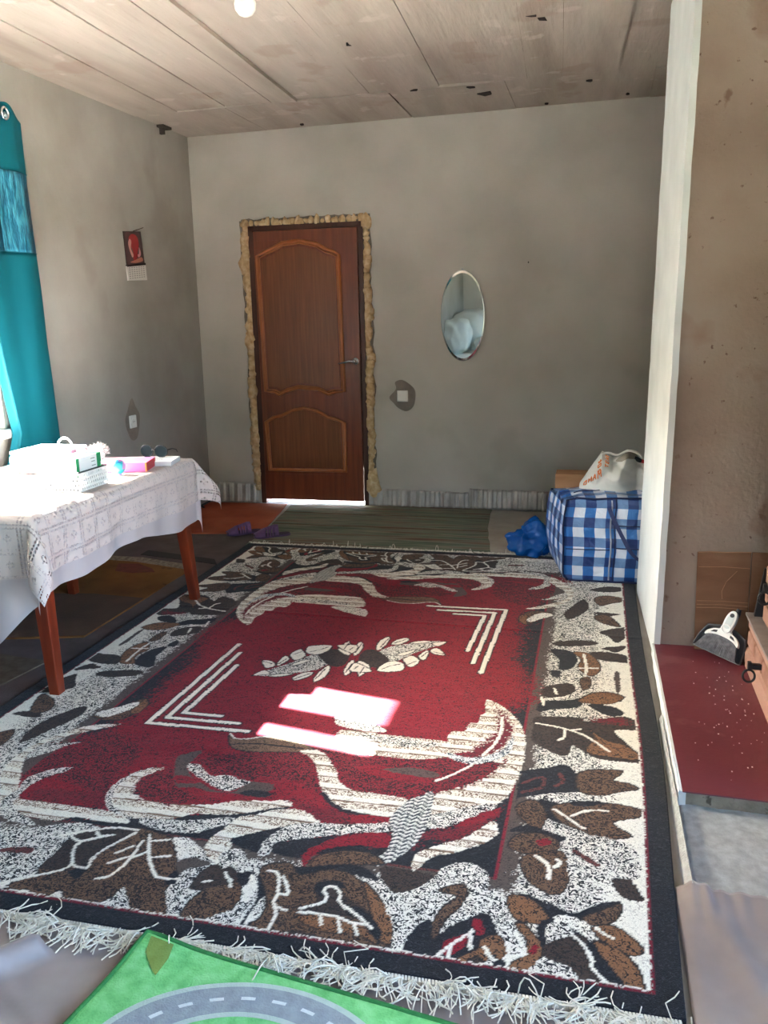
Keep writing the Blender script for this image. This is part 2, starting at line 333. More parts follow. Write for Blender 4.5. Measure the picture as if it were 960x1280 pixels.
('p','O',0,1,[983,-1501,1026,-1511,1056,-1536,1080,-1573,1088,-1630,1086,-1672,1065,-1652,1034,-1601,1000,-1548]),
('p','K',0,1,[970,-1503,996,-1536,1034,-1601,1065,-1652,1041,-1651,1005,-1614,984,-1577]),
('l','C',9,1,[938,-1494,961,-1518,979,-1559,984,-1589,1017,-1628,1065,-1657]),
('p','S',0,1,[842,-1638,876,-1582,933,-1600,951,-1626,902,-1648,860,-1657]),
('p','K',0,1,[758,-794,834,-741,888,-718,921,-785,923,-866,872,-888,770,-931,755,-957]),
('l','M',12,1,[763,-853,819,-806,820,-864,767,-904]),
('l','M',12,1,[866,-772,880,-817,858,-851]),
('p','B',0,1,[915,-786,937,-739,998,-720,1049,-716,1039,-748,1021,-782,1068,-790,1092,-816,1044,-841,987,-875,929,-865]),
('p','K',0,1,[752,-796,762,-775,864,-735,865,-754,805,-772]),
('p','K',0,1,[817,-938,851,-936,892,-960,896,-1042,845,-1022]),
('p','B',0,1,[853,-968,930,-920,1021,-912,1087,-924,1099,-938,1086,-971,1020,-1012,1062,-1055,1064,-1075,988,-1099,946,-1070,890,-1043]),
('p','K',0,1,[908,-925,1021,-910,931,-947]),
('l','C',9,1,[862,-977,900,-1010,934,-1048,951,-1055]),
('l','C',9,1,[911,-1003,949,-964]),
('l','C',9,1,[916,-997,960,-962,1007,-957]),
('p','B',0,1,[758,-988,788,-944,824,-953,845,-1022,828,-1086,780,-1046]),
('p','K',0,1,[753,-1111,799,-1072,899,-1109,905,-1135,829,-1105]),
('p','B',0,1,[755,-1177,776,-1121,829,-1103,878,-1123,886,-1167,835,-1191,794,-1204]),
('p','r',0,1,[826,-1143,852,-1124,869,-1143,844,-1162]),
('p','B',0,1,[796,-1222,866,-1180,908,-1189,917,-1305,886,-1358,820,-1318]),
('l','C',11,1,[831,-1210,864,-1242,870,-1299]),
('l','C',11,1,[883,-1212,894,-1227,880,-1247]),
('p','S',0,1,[894,-1128,962,-1086,1041,-1097,1081,-1134,1082,-1253,990,-1273,922,-1288,908,-1189]),
('l','M',18,1,[927,-1167,984,-1216]),
('p','D',0,1,[1024,-1266,1063,-1257,1085,-1300,1092,-1338,1047,-1333,1028,-1304]),
('p','O',0,1,[941,-615,1022,-605,1084,-612,1110,-661,1047,-646,972,-629]),
('p','D',0,1,[771,-401,915,-373,943,-398,1051,-337,1104,-366,1126,-432,1076,-435,1030,-456,1064,-535,1103,-609,1114,-652,985,-659,921,-606,895,-584,891,-639,860,-658,771,-581,769,-464]),
('p','O',0,1,[943,-444,997,-521,1061,-550,1108,-634,1022,-638,941,-615,964,-513]),
('p','Q',0,1,[942,-383,1024,-347,1064,-358,1077,-394,983,-398]),
('l','C',10,1,[775,-448,850,-463,918,-494,965,-541,1010,-601]),
('l','C',10,1,[871,-474,870,-532,852,-557]),
('l','C',10,1,[891,-477,921,-463]),
('p','K',0,1,[775,-353,783,-267,875,-240,931,-203,912,-292,829,-325]),
('p','O',0,1,[907,-234,959,-162,1017,-142,1069,-170,1031,-235,954,-254]),
('p','K',0,1,[940,-265,1024,-261,1065,-314,1010,-341]),
('p','K',0,1,[840,235,899,180,886,72,833,41]),
('p','O',0,1,[881,232,946,233,988,134,987,51,957,-4,934,11,902,75,915,162]),
('l','C',11,1,[926,219,937,82,934,11]),
('l','C',11,1,[910,67,979,80]),
('p','B',0,1,[913,-42,950,-15,951,-109,923,-137]),
('p','D',0,1,[954,246,1027,260,1122,223,1145,160,1057,158,979,174]),
('p','D',0,1,[794,319,893,378,977,366,961,327,837,292]),
('p','D',0,1,[1027,283,1076,342,1096,323,1059,264]),
('p','G',0,1,[1041,42,1060,46,1057,-125,1043,-128]),
('p','D',0,1,[783,-215,789,-141,876,-87,897,-156,838,-230]),
('p','K',0,1,[802,25,841,23,836,-37,809,-33]),
('l','C',10,1,[781,-233,792,-299]),
('l','C',10,1,[789,-249,860,-217]),
('l','C',10,1,[823,-144,833,-196]),
('p','D',0,1,[937,1089,1031,1173,1132,1140,1050,1076]),
('p','B',0,1,[963,964,1030,1018,1127,963,1049,902,992,856]),
('p','D',0,1,[965,754,1085,748,1011,701]),
('p','B',0,1,[966,698,1029,718,1082,572,993,621]),
('p','D',0,1,[993,504,1134,576,1069,378,1027,435]),
('p','D',0,1,[809,346,960,379,969,336,853,325]),
('p','D',0,1,[994,299,1094,341,1059,277]),
('p','K',0,1,[789,248,872,242,899,159,853,107]),
('p','D',0,1,[828,715,879,871,915,940,941,823,902,700,849,635]),
('p','B',0,1,[-780,-697,-731,-629,-672,-531,-641,-554,-627,-583,-649,-687,-693,-720,-740,-722]),
('p','O',0,1,[-663,-649,-665,-573,-668,-530,-641,-554,-627,-586,-630,-651]),
('p','N',0,1,[-782,-681,-739,-631,-684,-568,-664,-590,-685,-654,-735,-705]),
('l','K',30,1,[-536,54,-556,-713,-180,-705]),
('l','c',19,1,[-536,54,-556,-713,-180,-705]),
('l','K',30,1,[-492,-38,-508,-662,-238,-655]),
('l','c',19,1,[-492,-38,-508,-662,-238,-655]),
('l','K',30,1,[-451,-167,-466,-615,-322,-613]),
('l','c',19,1,[-451,-167,-466,-615,-322,-613]),
('p','S',0,1,[84,45,112,142,204,207,284,246,350,246,297,177,229,85,181,-2,137,-31]),
('p','D',0,1,[32,-52,17,66,50,107,103,71,156,-6,131,-75,81,-74]),
('p','c',0,1,[64,121,57,203,83,264,99,235,98,163,82,102]),
('p','c',0,1,[117,178,127,228,164,265,183,239,155,185]),
('p','c',0,1,[191,204,232,241,284,246,246,215]),
('p','c',0,1,[295,142,324,171,367,100,320,102]),
('p','c',0,1,[259,68,283,140,299,98,291,31]),
('p','c',0,1,[204,25,233,70,276,17,254,-51,221,-15]),
('p','c',0,1,[124,-80,156,-6,213,-17,226,-91,142,-118]),
('p','c',0,1,[288,223,328,249,351,249,320,193]),
('p','c',0,1,[-93,80,-77,177,-60,156,-28,69,-32,23]),
('p','c',0,1,[-11,27,-29,138,-15,184,7,122,6,42]),
('p','c',0,1,[23,-137,16,-55,53,-65,110,-124]),
('p','c',0,1,[166,61,206,114,237,131,207,69]),
('l','k',5,1,[83,136,84,184,91,238]),
('l','k',5,1,[127,192,172,249]),
('l','k',5,1,[141,-97,168,-57,204,-29]),
('l','k',5,1,[236,-23,261,14]),
('l','k',5,1,[273,60,287,118]),
('l','k',5,1,[316,124,357,109]),
('l','k',5,1,[-67,84,-66,155]),
('l','k',5,1,[-8,61,-9,154]),
('l','k',5,1,[33,-114,41,-82])]
# ------------------------------------------------------------------ materials
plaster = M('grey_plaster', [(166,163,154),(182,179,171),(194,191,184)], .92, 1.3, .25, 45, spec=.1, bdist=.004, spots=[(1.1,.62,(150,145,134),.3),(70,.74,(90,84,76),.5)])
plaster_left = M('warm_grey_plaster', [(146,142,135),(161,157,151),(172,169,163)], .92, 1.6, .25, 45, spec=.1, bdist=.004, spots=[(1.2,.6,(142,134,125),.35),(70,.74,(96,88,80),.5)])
brown_plaster = M('brown_stained_plaster', [(136,120,107),(151,136,123),(160,147,136)], .95, 2.2, .5, 60, spec=.08, bdist=.006, spots=[(9,.66,(104,76,60),.7),(38,.68,(92,66,54),.75),(2.2,.6,(128,102,84),.5)])
white_paint = M('white_paint', [(200,206,206),(216,221,221)], .7, 5, .3, 30, spec=.2, bdist=.004)
concrete = M('concrete', [(148,141,132),(166,158,149),(176,170,162)], .95, 3, .4, 50, spec=.05)
ceil_mat = M('board_marked_concrete', [(160,150,139),(175,166,155),(186,178,167),(173,165,155)], .95, 2.6, .5, 30, spec=.05, stretch=(1.6,.22,1), bdist=.008, spots=[(2.2,.6,(160,138,124),.4),(5,.63,(200,191,182),.6),(45,.72,(110,90,76),.6)])
dark_gap = M('ceiling_joint', (128,110,98), .95)
door_wood = M('door_wood', [(92,42,21),(106,50,25),(119,58,30)], .38, 5, .1, 40, stretch=(9,9,.5), spec=.45)
door_wood2 = M('door_panel_wood', [(98,56,28),(112,64,33),(124,73,39)], .42, 5, .1, 40, stretch=(12,12,.5), spec=.4)
door_mould = M('door_moulding_wood', [(146,82,38),(162,94,46)], .35, 8, stretch=(4,4,1), spec=.5)
dark_wood = M('dark_frame_wood', [(58,30,18),(74,40,24)], .5, 5, stretch=(6,6,.6))
leg_wood = M('red_brown_table_wood', [(92,32,17),(116,44,22),(132,54,28)], .32, 5, stretch=(5,5,.6), spec=.5)
chrome = M('chrome', (225,225,228), .22, metallic=1)
steel = M('dull_steel', (170,170,170), .35, metallic=1)
foam_mat = M('expanding_foam', [(176,146,106),(200,172,132),(214,194,160)], .9, 30, .4, 60, spec=.1)
white_plastic = M('white_plastic', [(228,228,224)], .4, spec=.5)
black_iron = M('black_iron', [(22,22,23),(34,34,35)], .5, 20, .3, 80, spec=.4)

# ------------------------------------------------------------------ the room
D = 6.2; XL = -2.96; XR = 1.9; YR = -2.3
fm = MB().box((XL-.3, YR-.3, -.12), (XR+.3, D+.3, 0))
struct('floor', fm, concrete)
struct('ground', MB().box((-60, -60, -.5), (60, 60, -.25)), M('pale_ground', [(150,145,132),(170,165,150)], 1, .4))
# ceiling: a slab with the marks of its shuttering boards, each strip a piece
ceil = struct('ceiling', MB().box((XL-.3, YR-.3, 2.745), (XR+.3, D+.3, 2.86)), dark_gap)
def cz(x): return 2.683+(x-XL)*.0104
seams = [XL-.1, -2.66, -2.33, -2.02, -1.86, -1.405, -1.29, -.975, -.65, -.465, -.265, -.125, .035, .235, .52, .8, 1.1, 1.4, 1.65, XR+.1]
SL = -.045
for k in range(len(seams)-1):
    y0, y1 = YR-.05, 5.47+random.uniform(-.03, .02)
    a, b = seams[k], seams[k+1]; g0 = .0012
    if k == 5: g0 = .0055
    dz = random.uniform(-.006, .007); tl = random.uniform(-.005, .005)
    def px(x, y): return x+SL*(y-5.4)
    n = 10; mb = MB(); top = 2.75
    for q in range(n):
        u0 = y0+(y1-y0)*q/n; u1 = y0+(y1-y0)*(q+1)/n
        j = lambda u, s: .004*fbm((s*7+k*3.1, u*2.2, 0), 3)
        L0, L1, R0, R1 = px(a+g0, u0)+j(u0, 1), px(a+g0, u1)+j(u1, 1), px(b, u0)+j(u0, 2), px(b, u1)+j(u1, 2)
        mb.hexa([(L0,u0,cz(a)+dz-tl),(R0,u0,cz(b)+dz+tl),(R1,u1,cz(b)+dz+tl),(L1,u1,cz(a)+dz-tl),(L0,u0,top),(R0,u0,top),(R1,u1,top),(L1,u1,top)])
    obj('ceiling_board', mb, ceil_mat, ceil)
bs = [XL-.1, -2.35, -1.30, -1.29, -.6, .24, 1.0, XR+.1]
for k in range(len(bs)-1):
    if bs[k+1]-bs[k] < .05: continue
    a, b = bs[k]+.002, bs[k+1]; dz = random.uniform(-.003, .004)
    obj('ceiling_board', MB().hexa([(a,5.478,cz(a)+dz),(b,5.478,cz(b)+dz),(b,D+.05,cz(b)+dz),(a,D+.05,cz(a)+dz),(a,5.478,2.75),(b,5.478,2.75),(b,D+.05,2.75),(a,D+.05,2.75)]), ceil_mat, ceil)
dark_chip = M('dark_tar_paper', (46,40,36), .9)
for x, y, r in ((-.745,5.71,.045), (-.80,5.53,.024), (-.31,4.42,.035), (-.12,5.63,.016), (-1.25,4.49,.02), (-2.05,6.1,.018), (.1,6.05,.016), (-.4,6.12,.02), (-.35,4.36,.025), (-1.13,5.47,.03)):
    a0 = random.random()*6; p = [(x+r*math.cos(a0+t)*random.uniform(.5,1.5), y+1.1*r*math.sin(a0+t)*random.uniform(.3,1.2)) for t in (0, 1.9, 3.1, 4.4)]
    obj('dark_flake', MB().prism(p, cz(x)-.007, cz(x)+.01), dark_chip, ceil)
obj('ceiling_crack', MB().prism([(-1.29+SL*(-7.6)+.0,YR),(-1.283+SL*(-7.6),YR),(-1.2835+SL*.1,5.47),(-1.285-.03,D),(-1.293-.03,D),(-1.2905+SL*.1,5.47)], cz(-1.29)+.004, cz(-1.29)+.02), M('dark_crack', (74,54,42), 1), ceil)
# ragged line where wall plaster meets the ceiling
# walls
DX0, DX1, DZ = -2.535, -1.655, 2.06
struct('wall_back', MB().box((XL-.3,D,-.1),(DX0,D+.25,2.75)).box((DX1,D,-.1),(XR+.3,D+.25,2.75)).box((DX0,D,DZ),(DX1,D+.25,2.75)), plaster)
WY0, WY1, WZ0, WZ1 = 2.35, 3.85, .86, 2.13
VX0, VX1, VZ0, VZ1 = -.3, 1.3, .85, 2.1
UY0, UY1, UZ0, UZ1 = -.1, 2.3, .7, 2.3
wl = MB()
wl.box((XL-.3,YR-.3,-.1),(XL,WY0,2.75)).box((XL-.3,WY1,-.1),(XL,D+.01,2.75))
for y0, y1 in ((WY0,WY1),): wl.box((XL-.3,y0,-.1),(XL,y1,WZ0)).box((XL-.3,y0,WZ1),(XL,y1,2.75))
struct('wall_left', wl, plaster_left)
struct('wall_rear', MB().box((XL-.3,YR-.3,-.1),(VX0,YR,2.75)).box((VX1,YR-.3,-.1),(XR+.3,YR,2.75)).box((VX0,YR-.3,-.1),(VX1,YR,VZ0)).box((VX0,YR-.3,VZ1),(VX1,YR,2.75)), plaster)
struct('wall_right', MB().box((XR,YR,-.1),(XR+.3,UY0,2.75)).box((XR,UY1,-.1),(XR+.3,D,2.75)).box((XR,UY0,-.1),(XR+.3,UY1,UZ0)).box((XR,UY0,UZ1),(XR+.3,UY1,2.75)), plaster)
# chimney pier: brown front, white painted side towards the window (leans a little, as in the photo)
PY0, PY1 = 3.56, 4.42
def pier_x(z): return .235+.012*z
pier = struct('wall_partition', MB().hexa([(pier_x(0)+.03,PY0,-.02),(XR+.1,PY0,-.02),(XR+.1,PY1,-.02),(pier_x(0)-.005,PY1,-.02),(pier_x(2.75)+.03,PY0,2.75),(XR+.1,PY0,2.75),(XR+.1,PY1,2.75),(pier_x(2.75)-.005,PY1,2.75)]), brown_plaster)
mb = MB()
nz = 40
for k in range(nz):
    z0, z1 = 2.74*k/nz, 2.74*(k+1)/nz
    e = lambda z: .0025*fbm((z*9, 3, 1), 3)
    f0 = lambda z: pier_x(z)+.014+e(z); b0 = lambda z: pier_x(z)-.022+e(z)
    mb.hexa([(f0(z0),PY0-.008,z0),(f0(z0)+.025,PY0-.008,z0),(b0(z0)+.025,PY1+.008,z0),(b0(z0),PY1+.008,z0),(f0(z1),PY0-.008,z1),(f0(z1)+.025,PY0-.008,z1),(b0(z1)+.025,PY1+.008,z1),(b0(z1),PY1+.008,z1)])
obj('white_plaster_edge', mb, white_paint, pier)

# windows
glass = bpy.data.materials.new('window_glass'); glass.use_nodes = True
t = glass.node_tree; t.nodes.remove(t.nodes['Principled BSDF'])
tr = t.nodes.new('ShaderNodeBsdfTransparent'); gl = t.nodes.new('ShaderNodeBsdfGlossy'); gl.inputs['Roughness'].default_value = .02
fr = t.nodes.new('ShaderNodeFresnel'); fr.inputs[0].default_value = 1.45; mx = t.nodes.new('ShaderNodeMixShader')
tr.inputs[0].default_value = (.94,.96,.95,1)
t.links.new(fr.outputs[0], mx.inputs[0]); t.links.new(tr.outputs[0], mx.inputs[1]); t.links.new(gl.outputs[0], mx.inputs[2])
t.links.new(mx.outputs[0], t.nodes['Material Output'].inputs[0])
def window(name, x, y0, y1, z0, z1, inner, mull=(.0, .13), along='y'):
    """a casement in the plane x (frame 6 cm deep), glazed in two leaves; along='x' turns it into the rear wall"""
    r = bpy.data.objects.new(name, None); COL.objects.link(r); r['kind'] = 'structure'
    sw = (lambda p: p) if along == 'y' else (lambda p: (p[1], p[0], p[2]))
    B = lambda a, b: (sw(a), sw(b))
    r.location = sw((x, (y0+y1)/2, z0))
    t_ = .055; xa, xb = x-.03, x+.03
    fr_ = MB()
    for q in (((xa,y0,z0),(xb,y1,z0+t_)), ((xa,y0,z1-.03),(xb,y1,z1)), ((xa,y0,z0),(xb,y0+t_,z1)), ((xa,y1-t_,z0),(xb,y1,z1))): fr_.box(*B(*q))
    obj('window_frame', fr_, white_plastic, r, bevel=.004)
    c = (y0+y1)/2+mull[0]
    obj('mullion', MB().box(*B((xa,c-mull[1]/2,z0),(xb,c+mull[1]/2,z1))), white_plastic, r, bevel=.004)
    for a, b in ((y0+t_, c-mull[1]/2), (c+mull[1]/2, y1-t_)):
        obj('pane', MB().box(*B((x-.003,a,z0+t_),(x+.003,b,z1-.03))), glass, r)
    obj('window_sill', MB().box(*B((min(x+.03, inner-.05),y0-.04,z0-.03),(max(inner+.05, x-.03),y1+.04,z0+.012))), white_plastic, r, bevel=.006)
    return r
window('window_1', -3.1, WY0, WY1, WZ0, WZ1, XL, (-.042, .13))
window('unseen_window_2', YR-.14, VX0, VX1, VZ0, VZ1, YR, along='x')  # unseen rear opening, added and sized to light the back wall
window('unseen_window_3', XR+.14, UY0, UY1, UZ0, UZ1, XR)  # unseen, added on the right to brighten foreground, left wall and cloth side

# door
door = bpy.data.objects.new('door_1', None); COL.objects.link(door); door['kind'] = 'structure'; door.location = (-2.09, D, 0)
for a, b in (((-2.525,D-.02,0),(-2.485,D+.1,2.05)), ((-1.697,D-.02,0),(-1.662,D+.1,2.05))):
    obj('jamb', MB().box(a, b), dark_wood, door, bevel=.004)
obj('door_head', MB().box((-2.525,D-.02,2.015),(-1.662,D+.1,2.05)), dark_wood, door, bevel=.004)
obj('light_leak_stop', MB().box((-1.725,D+.012,.30),(-1.69,D+.03,2.03)).box((-2.5,D+.012,.05),(-2.46,D+.03,2.03)).box((-2.5,D+.012,1.995),(-1.69,D+.03,2.03)), dark_wood, door)  # strips added behind the leaf to block light leaking round it
leaf = obj('door_leaf', MB().box((-2.482,D-.03,.036),(-1.700,D+.01,2.012)), door_wood, door, bevel=.004)
obj('stile', MB().box((-1.845,D-.0325,.047),(-1.704,D-.02,2.010)), door_wood, leaf)
for z0, z1 in ((.038,.235), (.745,.835), (1.945,2.01)):
    obj('rail', MB().box((-2.48,D-.0315,z0),(-1.847,D-.02,z1)), door_wood, leaf)
UP = [(-2.458,1.839),(-2.398,1.868),(-2.339,1.887),(-2.261,1.924),(-2.128,1.936),(-1.997,1.908),(-1.924,1.863),(-1.878,1.851),(-1.838,1.829),(-1.834,1.339),(-1.826,.863),(-1.903,.857),(-1.946,.843),(-2.028,.878),(-2.184,.891),(-2.284,.863),(-2.335,.837),(-2.373,.857),(-2.443,.863),(-2.45,1.35)]
LO = [(-2.452,.631),(-2.393,.666),(-2.322,.681),(-2.241,.719),(-2.142,.738),(-2.044,.715),(-1.959,.669),(-1.901,.658),(-1.834,.629),(-1.832,.266),(-2.142,.269),(-2.441,.266)]
for P in (UP, LO):
    cx = sum(p[0] for p in P)/len(P); czz = sum(p[1] for p in P)/len(P)
    inn = [(cx+(x-cx)*.90, czz+(z-czz)*.93) for x, z in P]
    obj('door_panel', MB().prism(inn, D-.034, D-.02, 'xz'), door_wood2, leaf)
    m1 = MB(); m1.tube([(x, D-.033, z) for x, z in P], .014, 8, closed=True)
    mo = obj('panel_moulding', m1, door_mould, leaf, smooth=True)
    m2 = MB(); m2.tube([(cx+(x-cx)*.945, D-.034, czz+(z-czz)*.968) for x, z in P], .006, 6, closed=True)
    obj('panel_moulding', m2, door_mould, leaf, smooth=True)
hm = MB(); R90 = Matrix.Translation((-1.735, D-.03, 1.08)) @ Matrix.Rotation(math.pi/2, 4, 'X')
hm.lathe([(.026,0),(.026,.006),(.02,.009),(.011,.012),(.0095,.045),(.012,.052),(.008,.058)], 20, R90)
hm.tube([(-1.735,D-.078,1.08),(-1.77,D-.082,1.082),(-1.81,D-.08,1.073),(-1.855,D-.075,1.066)], [.0095,.009,.008,.006], 10)
obj('handle', hm, chrome, leaf, smooth=True)
# the foam squeezed out round the frame: one continuous bead of lumps (nobody could count them)
fo = MB()
def lump(x, z, r):
    bm = bmesh.new(); bmesh.ops.create_icosphere(bm, subdivisions=2, radius=1)
    sx, sy, sz = r*random.uniform(.8,1.25), r*random.uniform(.5,.9), r*random.uniform(.8,2.0)
    ph = random.random()*50
    v = []
    for q in bm.verts:
        k = 1+.38*fbm(q.co*1.3+Vector((ph,0,0)), 3); v.append((x+q.co.x*sx*k, D-.004+q.co.y*sy*k, z+q.co.z*sz*k))
    fo.add(v, [tuple(q.index for q in f.verts) for f in bm.faces]); bm.free()
z = .12
while z < 2.05:
    w_ = .020+.013*(1+fbm((0,z*3,0),2))*random.uniform(.6,1.3); lump(-2.534-w_*.5+random.uniform(-.006,.006), z, w_); z += random.uniform(.018,.045)
z = .13
while z < 2.05:
    w_ = .016+.012*(1+fbm((5,z*4,0),2))*(1 if z > .5 else 1.25); w_ *= random.uniform(.7,1.3); lump(-1.657+w_*.6+random.uniform(-.006,.006), z, w_); z += random.uniform(.018,.045)
x = -2.55
while x < -1.64:
    w_ = .02+.008*fbm((9,x*6,0),2); w_ *= random.uniform(.7,1.4); lump(x, 2.064+.012*random.random(), w_); x += random.uniform(.016,.05)
obj('foam_bead', fo, foam_mat, door, smooth=True, kind='stuff')
rim = M('raw_plaster_edge', [(104,96,86),(128,120,108)], 1, 20, .6, 60)
rm = MB()
def edge_strip(a, b, wd, vert):
    n = 46
    for k in range(n):
        t0 = a+(b-a)*k/n; t1 = a+(b-a)*(k+1)/n
        yield k, t0, t1
def rimv(x0, sgn, z0, z1):
    n = 46
    wv = [.055+.02*fbm((x0, k*.35, 2), 3) for k in range(n+1)]
    for k in range(n):
        a, b = z0+(z1-z0)*k/n, z0+(z1-z0)*(k+1)/n
        rm.hexa([(x0,D-.003,a),(x0+sgn*wv[k],D-.003,a),(x0+sgn*wv[k],D+.01,a),(x0,D+.01,a),(x0,D-.003,b),(x0+sgn*wv[k+1],D-.003,b),(x0+sgn*wv[k+1],D+.01,b),(x0,D+.01,b)])
rimv(-2.53, -1, .13, 2.09); rimv(-1.66, 1, .13, 2.09)
n = 30
wv = [.04+.012*fbm((k*.4, 7, 2), 3) for k in range(n+1)]
for k in range(n):
    a, b = -2.58+.97*k/n, -2.58+.97*(k+1)/n
    rm.hexa([(a,D-.003,2.05),(b,D-.003,2.05),(b,D+.01,2.05),(a,D+.01,2.05),(a,D-.003,2.06+wv[k]),(b,D-.003,2.06+wv[k+1]),(b,D+.01,2.06+wv[k+1]),(a,D+.01,2.06+wv[k])])
obj('broken_plaster', rm, rim, door)
obj('threshold', MB().box((-2.5,D+.0,-.02),(-1.69,D+.24,.006)), white_paint, door)
# ------------------------------------------------------------------ the big rug
RCX, RCY, RHX, RHY = -.96, 3.26, 1.166, 1.692
def build_rug():
    st = .0045
    nx = int(2*RHX/st); ny = int(2*RHY/st)
    us = np.linspace(-RHX, RHX, nx+1); vs = np.linspace(-RHY, RHY, ny+1)
    U, V = np.meshgrid(us, vs)                         # rows along Y
    def blur(a, k):
        for _ in range(k):
            a = (a+np.roll(a,1,0)+np.roll(a,-1,0)+np.roll(a,1,1)+np.roll(a,-1,1))/5
        return a
    J1 = [blur(rng.standard_normal(U.shape), 1)*.0028 for _ in range(2)]
    J2 = [rng.standard_normal(U.shape)*.028+blur(rng.standard_normal(U.shape), 6)*.07 for _ in range(2)]
    J3 = [rng.standard_normal(U.shape)*.008+blur(rng.standard_normal(U.shape), 3)*.02 for _ in range(2)]
    A = np.zeros(U.shape+(4,), np.float32); B = np.zeros(U.shape+(4,), np.float32); Hh = np.zeros(U.shape, np.float32)
    CL = {'K':((25,28,35),(46,49,56),.15),'C':((230,227,216),(188,185,175),.1),'S':((224,221,212),(40,42,46),.44),'N':((230,227,217),(66,64,62),.22),
          'r':((130,19,37),(64,16,27),.22),'P':((128,28,42),(38,24,30),.47),'Q':((112,26,40),(62,22,30),.3),'M':((100,50,48),(40,30,32),.35),
          'T':((118,94,74),(66,52,42),.3),'B':((104,78,60),(40,34,34),.46),'D':((62,50,46),(34,32,34),.4),'G':((82,72,68),(56,50,48),.2),
          'O':((128,90,62),(46,36,32),.3),'c':((234,229,216),(206,200,187),.1),'k':((36,34,36),(50,46,46),.1),'Y':((216,220,218),(72,80,92),.45),
          'Z':((216,216,208),(60,66,74),.3)}
    CL = {k:(lin(a), lin(b), f) for k, (a, b, f) in CL.items()}
    vb = np.mod(V+.004*np.sin(U*9), .062)/.062          # woven stripes of the pale scrolls
    zz = np.mod(V+.012*np.abs(np.mod(U/.03, 1)-.5)*2, .018)/.018
    def paint(mask, c):
        if c == 'V':
            for q, lo, hi in (('C',0,.38),('W',.38,.9),('L',.9,1.01)):
                m = mask & (vb >= lo) & (vb < hi)
                if q == 'C': a, b, f = CL['C']
                elif q == 'W': a, b, f = lin((226,220,206)), lin((124,104,90)), .42
                else: a, b, f = lin((122,100,82)), lin((90,72,60)), .3
                A[m, :3] = a; B[m, :3] = b; A[m, 3] = f
            return
        if c == 'Z':
            m = mask & (zz < .55); a, b, f = CL['Z']; A[m, :3] = a; B[m, :3] = b; A[m, 3] = .12
            m = mask & (zz >= .55); A[m, :3] = lin((48,54,62)); B[m, :3] = b; A[m, 3] = .2
            return
        a, b, f = CL[c]; A[mask, :3] = a; B[mask, :3] = b; A[mask, 3] = f
    def inside(P, X, Y):
        r = np.zeros(X.shape, bool); n = len(P)
        for i in range(n):
            x0, y0 = P[i]; x1, y1 = P[(i+1) % n]
            if y0 == y1: continue
            c = (y0 > Y) != (y1 > Y)
            r ^= c & (X < (x1-x0)*(Y-y0)/(y1-y0)+x0)
        return r
    def window_(P, pad):
        x0, y0 = P.min(0)-pad; x1, y1 = P.max(0)+pad
        i0, i1 = np.searchsorted(us, (x0, x1)); j0, j1 = np.searchsorted(vs, (y0, y1))
        return slice(max(j0,0), max(j1,0)), slice(max(i0,0), max(i1,0))
    def outline(P, wd=.0055):
        sl = window_(P, .03); X = U[sl]+J1[0][sl]*.6; Y = V[sl]+J1[1][sl]*.6
        d = np.full(X.shape, 9.)
        for i in range(len(P)):
            a, b = P[i], P[(i+1) % len(P)]; ab = b-a; L = (ab*ab).sum()+1e-12
            tt = np.clip(((X-a[0])*ab[0]+(Y-a[1])*ab[1])/L, 0, 1)
            d = np.minimum(d, np.hypot(X-a[0]-tt*ab[0], Y-a[1]-tt*ab[1]))
        m = np.zeros(U.shape, bool); m[sl] = d < wd/2
        paint(m, 'k')
    # ground of the design: black edge, red line, cream border, inner frame, black field
    jx, jy = U+J1[0], V+J1[1]
    e = np.minimum(RHX-np.abs(jx), RHY-np.abs(jy)); e2 = np.minimum(RHX-np.abs(U), RHY-np.abs(V))
    full = np.ones(U.shape, bool); paint(full, 'C')
    fi = (np.abs(U) < .742) & (np.abs(V) < 1.325)
    din = np.maximum(np.abs(U)-.742, np.abs(V)-1.325)
    dj = din+J3[0]
    paint(dj < .285, 'N'); paint(dj < .24, 'S'); paint(dj < .05, 'G')
    paint(np.abs(din) < .005, 'M'); m = (np.abs(np.abs(U)-.742) < .005) & (np.abs(V) < 1.33); A[m, :3] = lin((128,26,44)); A[m, 3] = .1
    paint(fi & (din < -.005), 'K')
    for k, c, wd, rot, q in RUG:
        P0 = np.array(q, float).reshape(-1, 2)/1000
        for s in ((1, -1) if rot else (1,)):
            P = P0*s
            if k == 'p':
                P = np.array(spline(list(P), 4))
                j = J2 if c == 'r' and abs(P[:,0]).max() > .5 and np.ptp(P[:,1]) > .9 else (J3 if c in 'PQ' else J1)
                pad = .05 if j is not J1 else .01
                sl = window_(P, pad); X = U[sl]+j[0][sl]; Y = V[sl]+j[1][sl]
                m = np.zeros(U.shape, bool); m[sl] = inside(P, X, Y)
                paint(m, c)
                if c in 'cOBT': outline(P)               # thin dark outline as woven round leaves and petals
            else:
                if wd < 15: P = np.array(spline(list(P), 4, False))
                sl = window_(P, .03); X = U[sl]+J1[0][sl]*.5; Y = V[sl]+J1[1][sl]*.5
                d = np.full(X.shape, 9.)
                for i in range(len(P)-1):
                    a, b = P[i], P[i+1]; ab = b-a; L = (ab*ab).sum()+1e-12
                    tt = np.clip(((X-a[0])*ab[0]+(Y-a[1])*ab[1])/L, 0, 1)
                    d = np.minimum(d, np.hypot(X-a[0]-tt*ab[0], Y-a[1]-tt*ab[1]))
                m = np.zeros(U.shape, bool); m[sl] = d < wd/2000
                paint(m, c)
    paint(e < .068, 'C'); paint(e < .062, 'M'); m = (e < .064) & (e > .055); A[m, :3] = lin((112,24,42)); A[m, 3] = .25
    paint(e2 < .056, 'K')
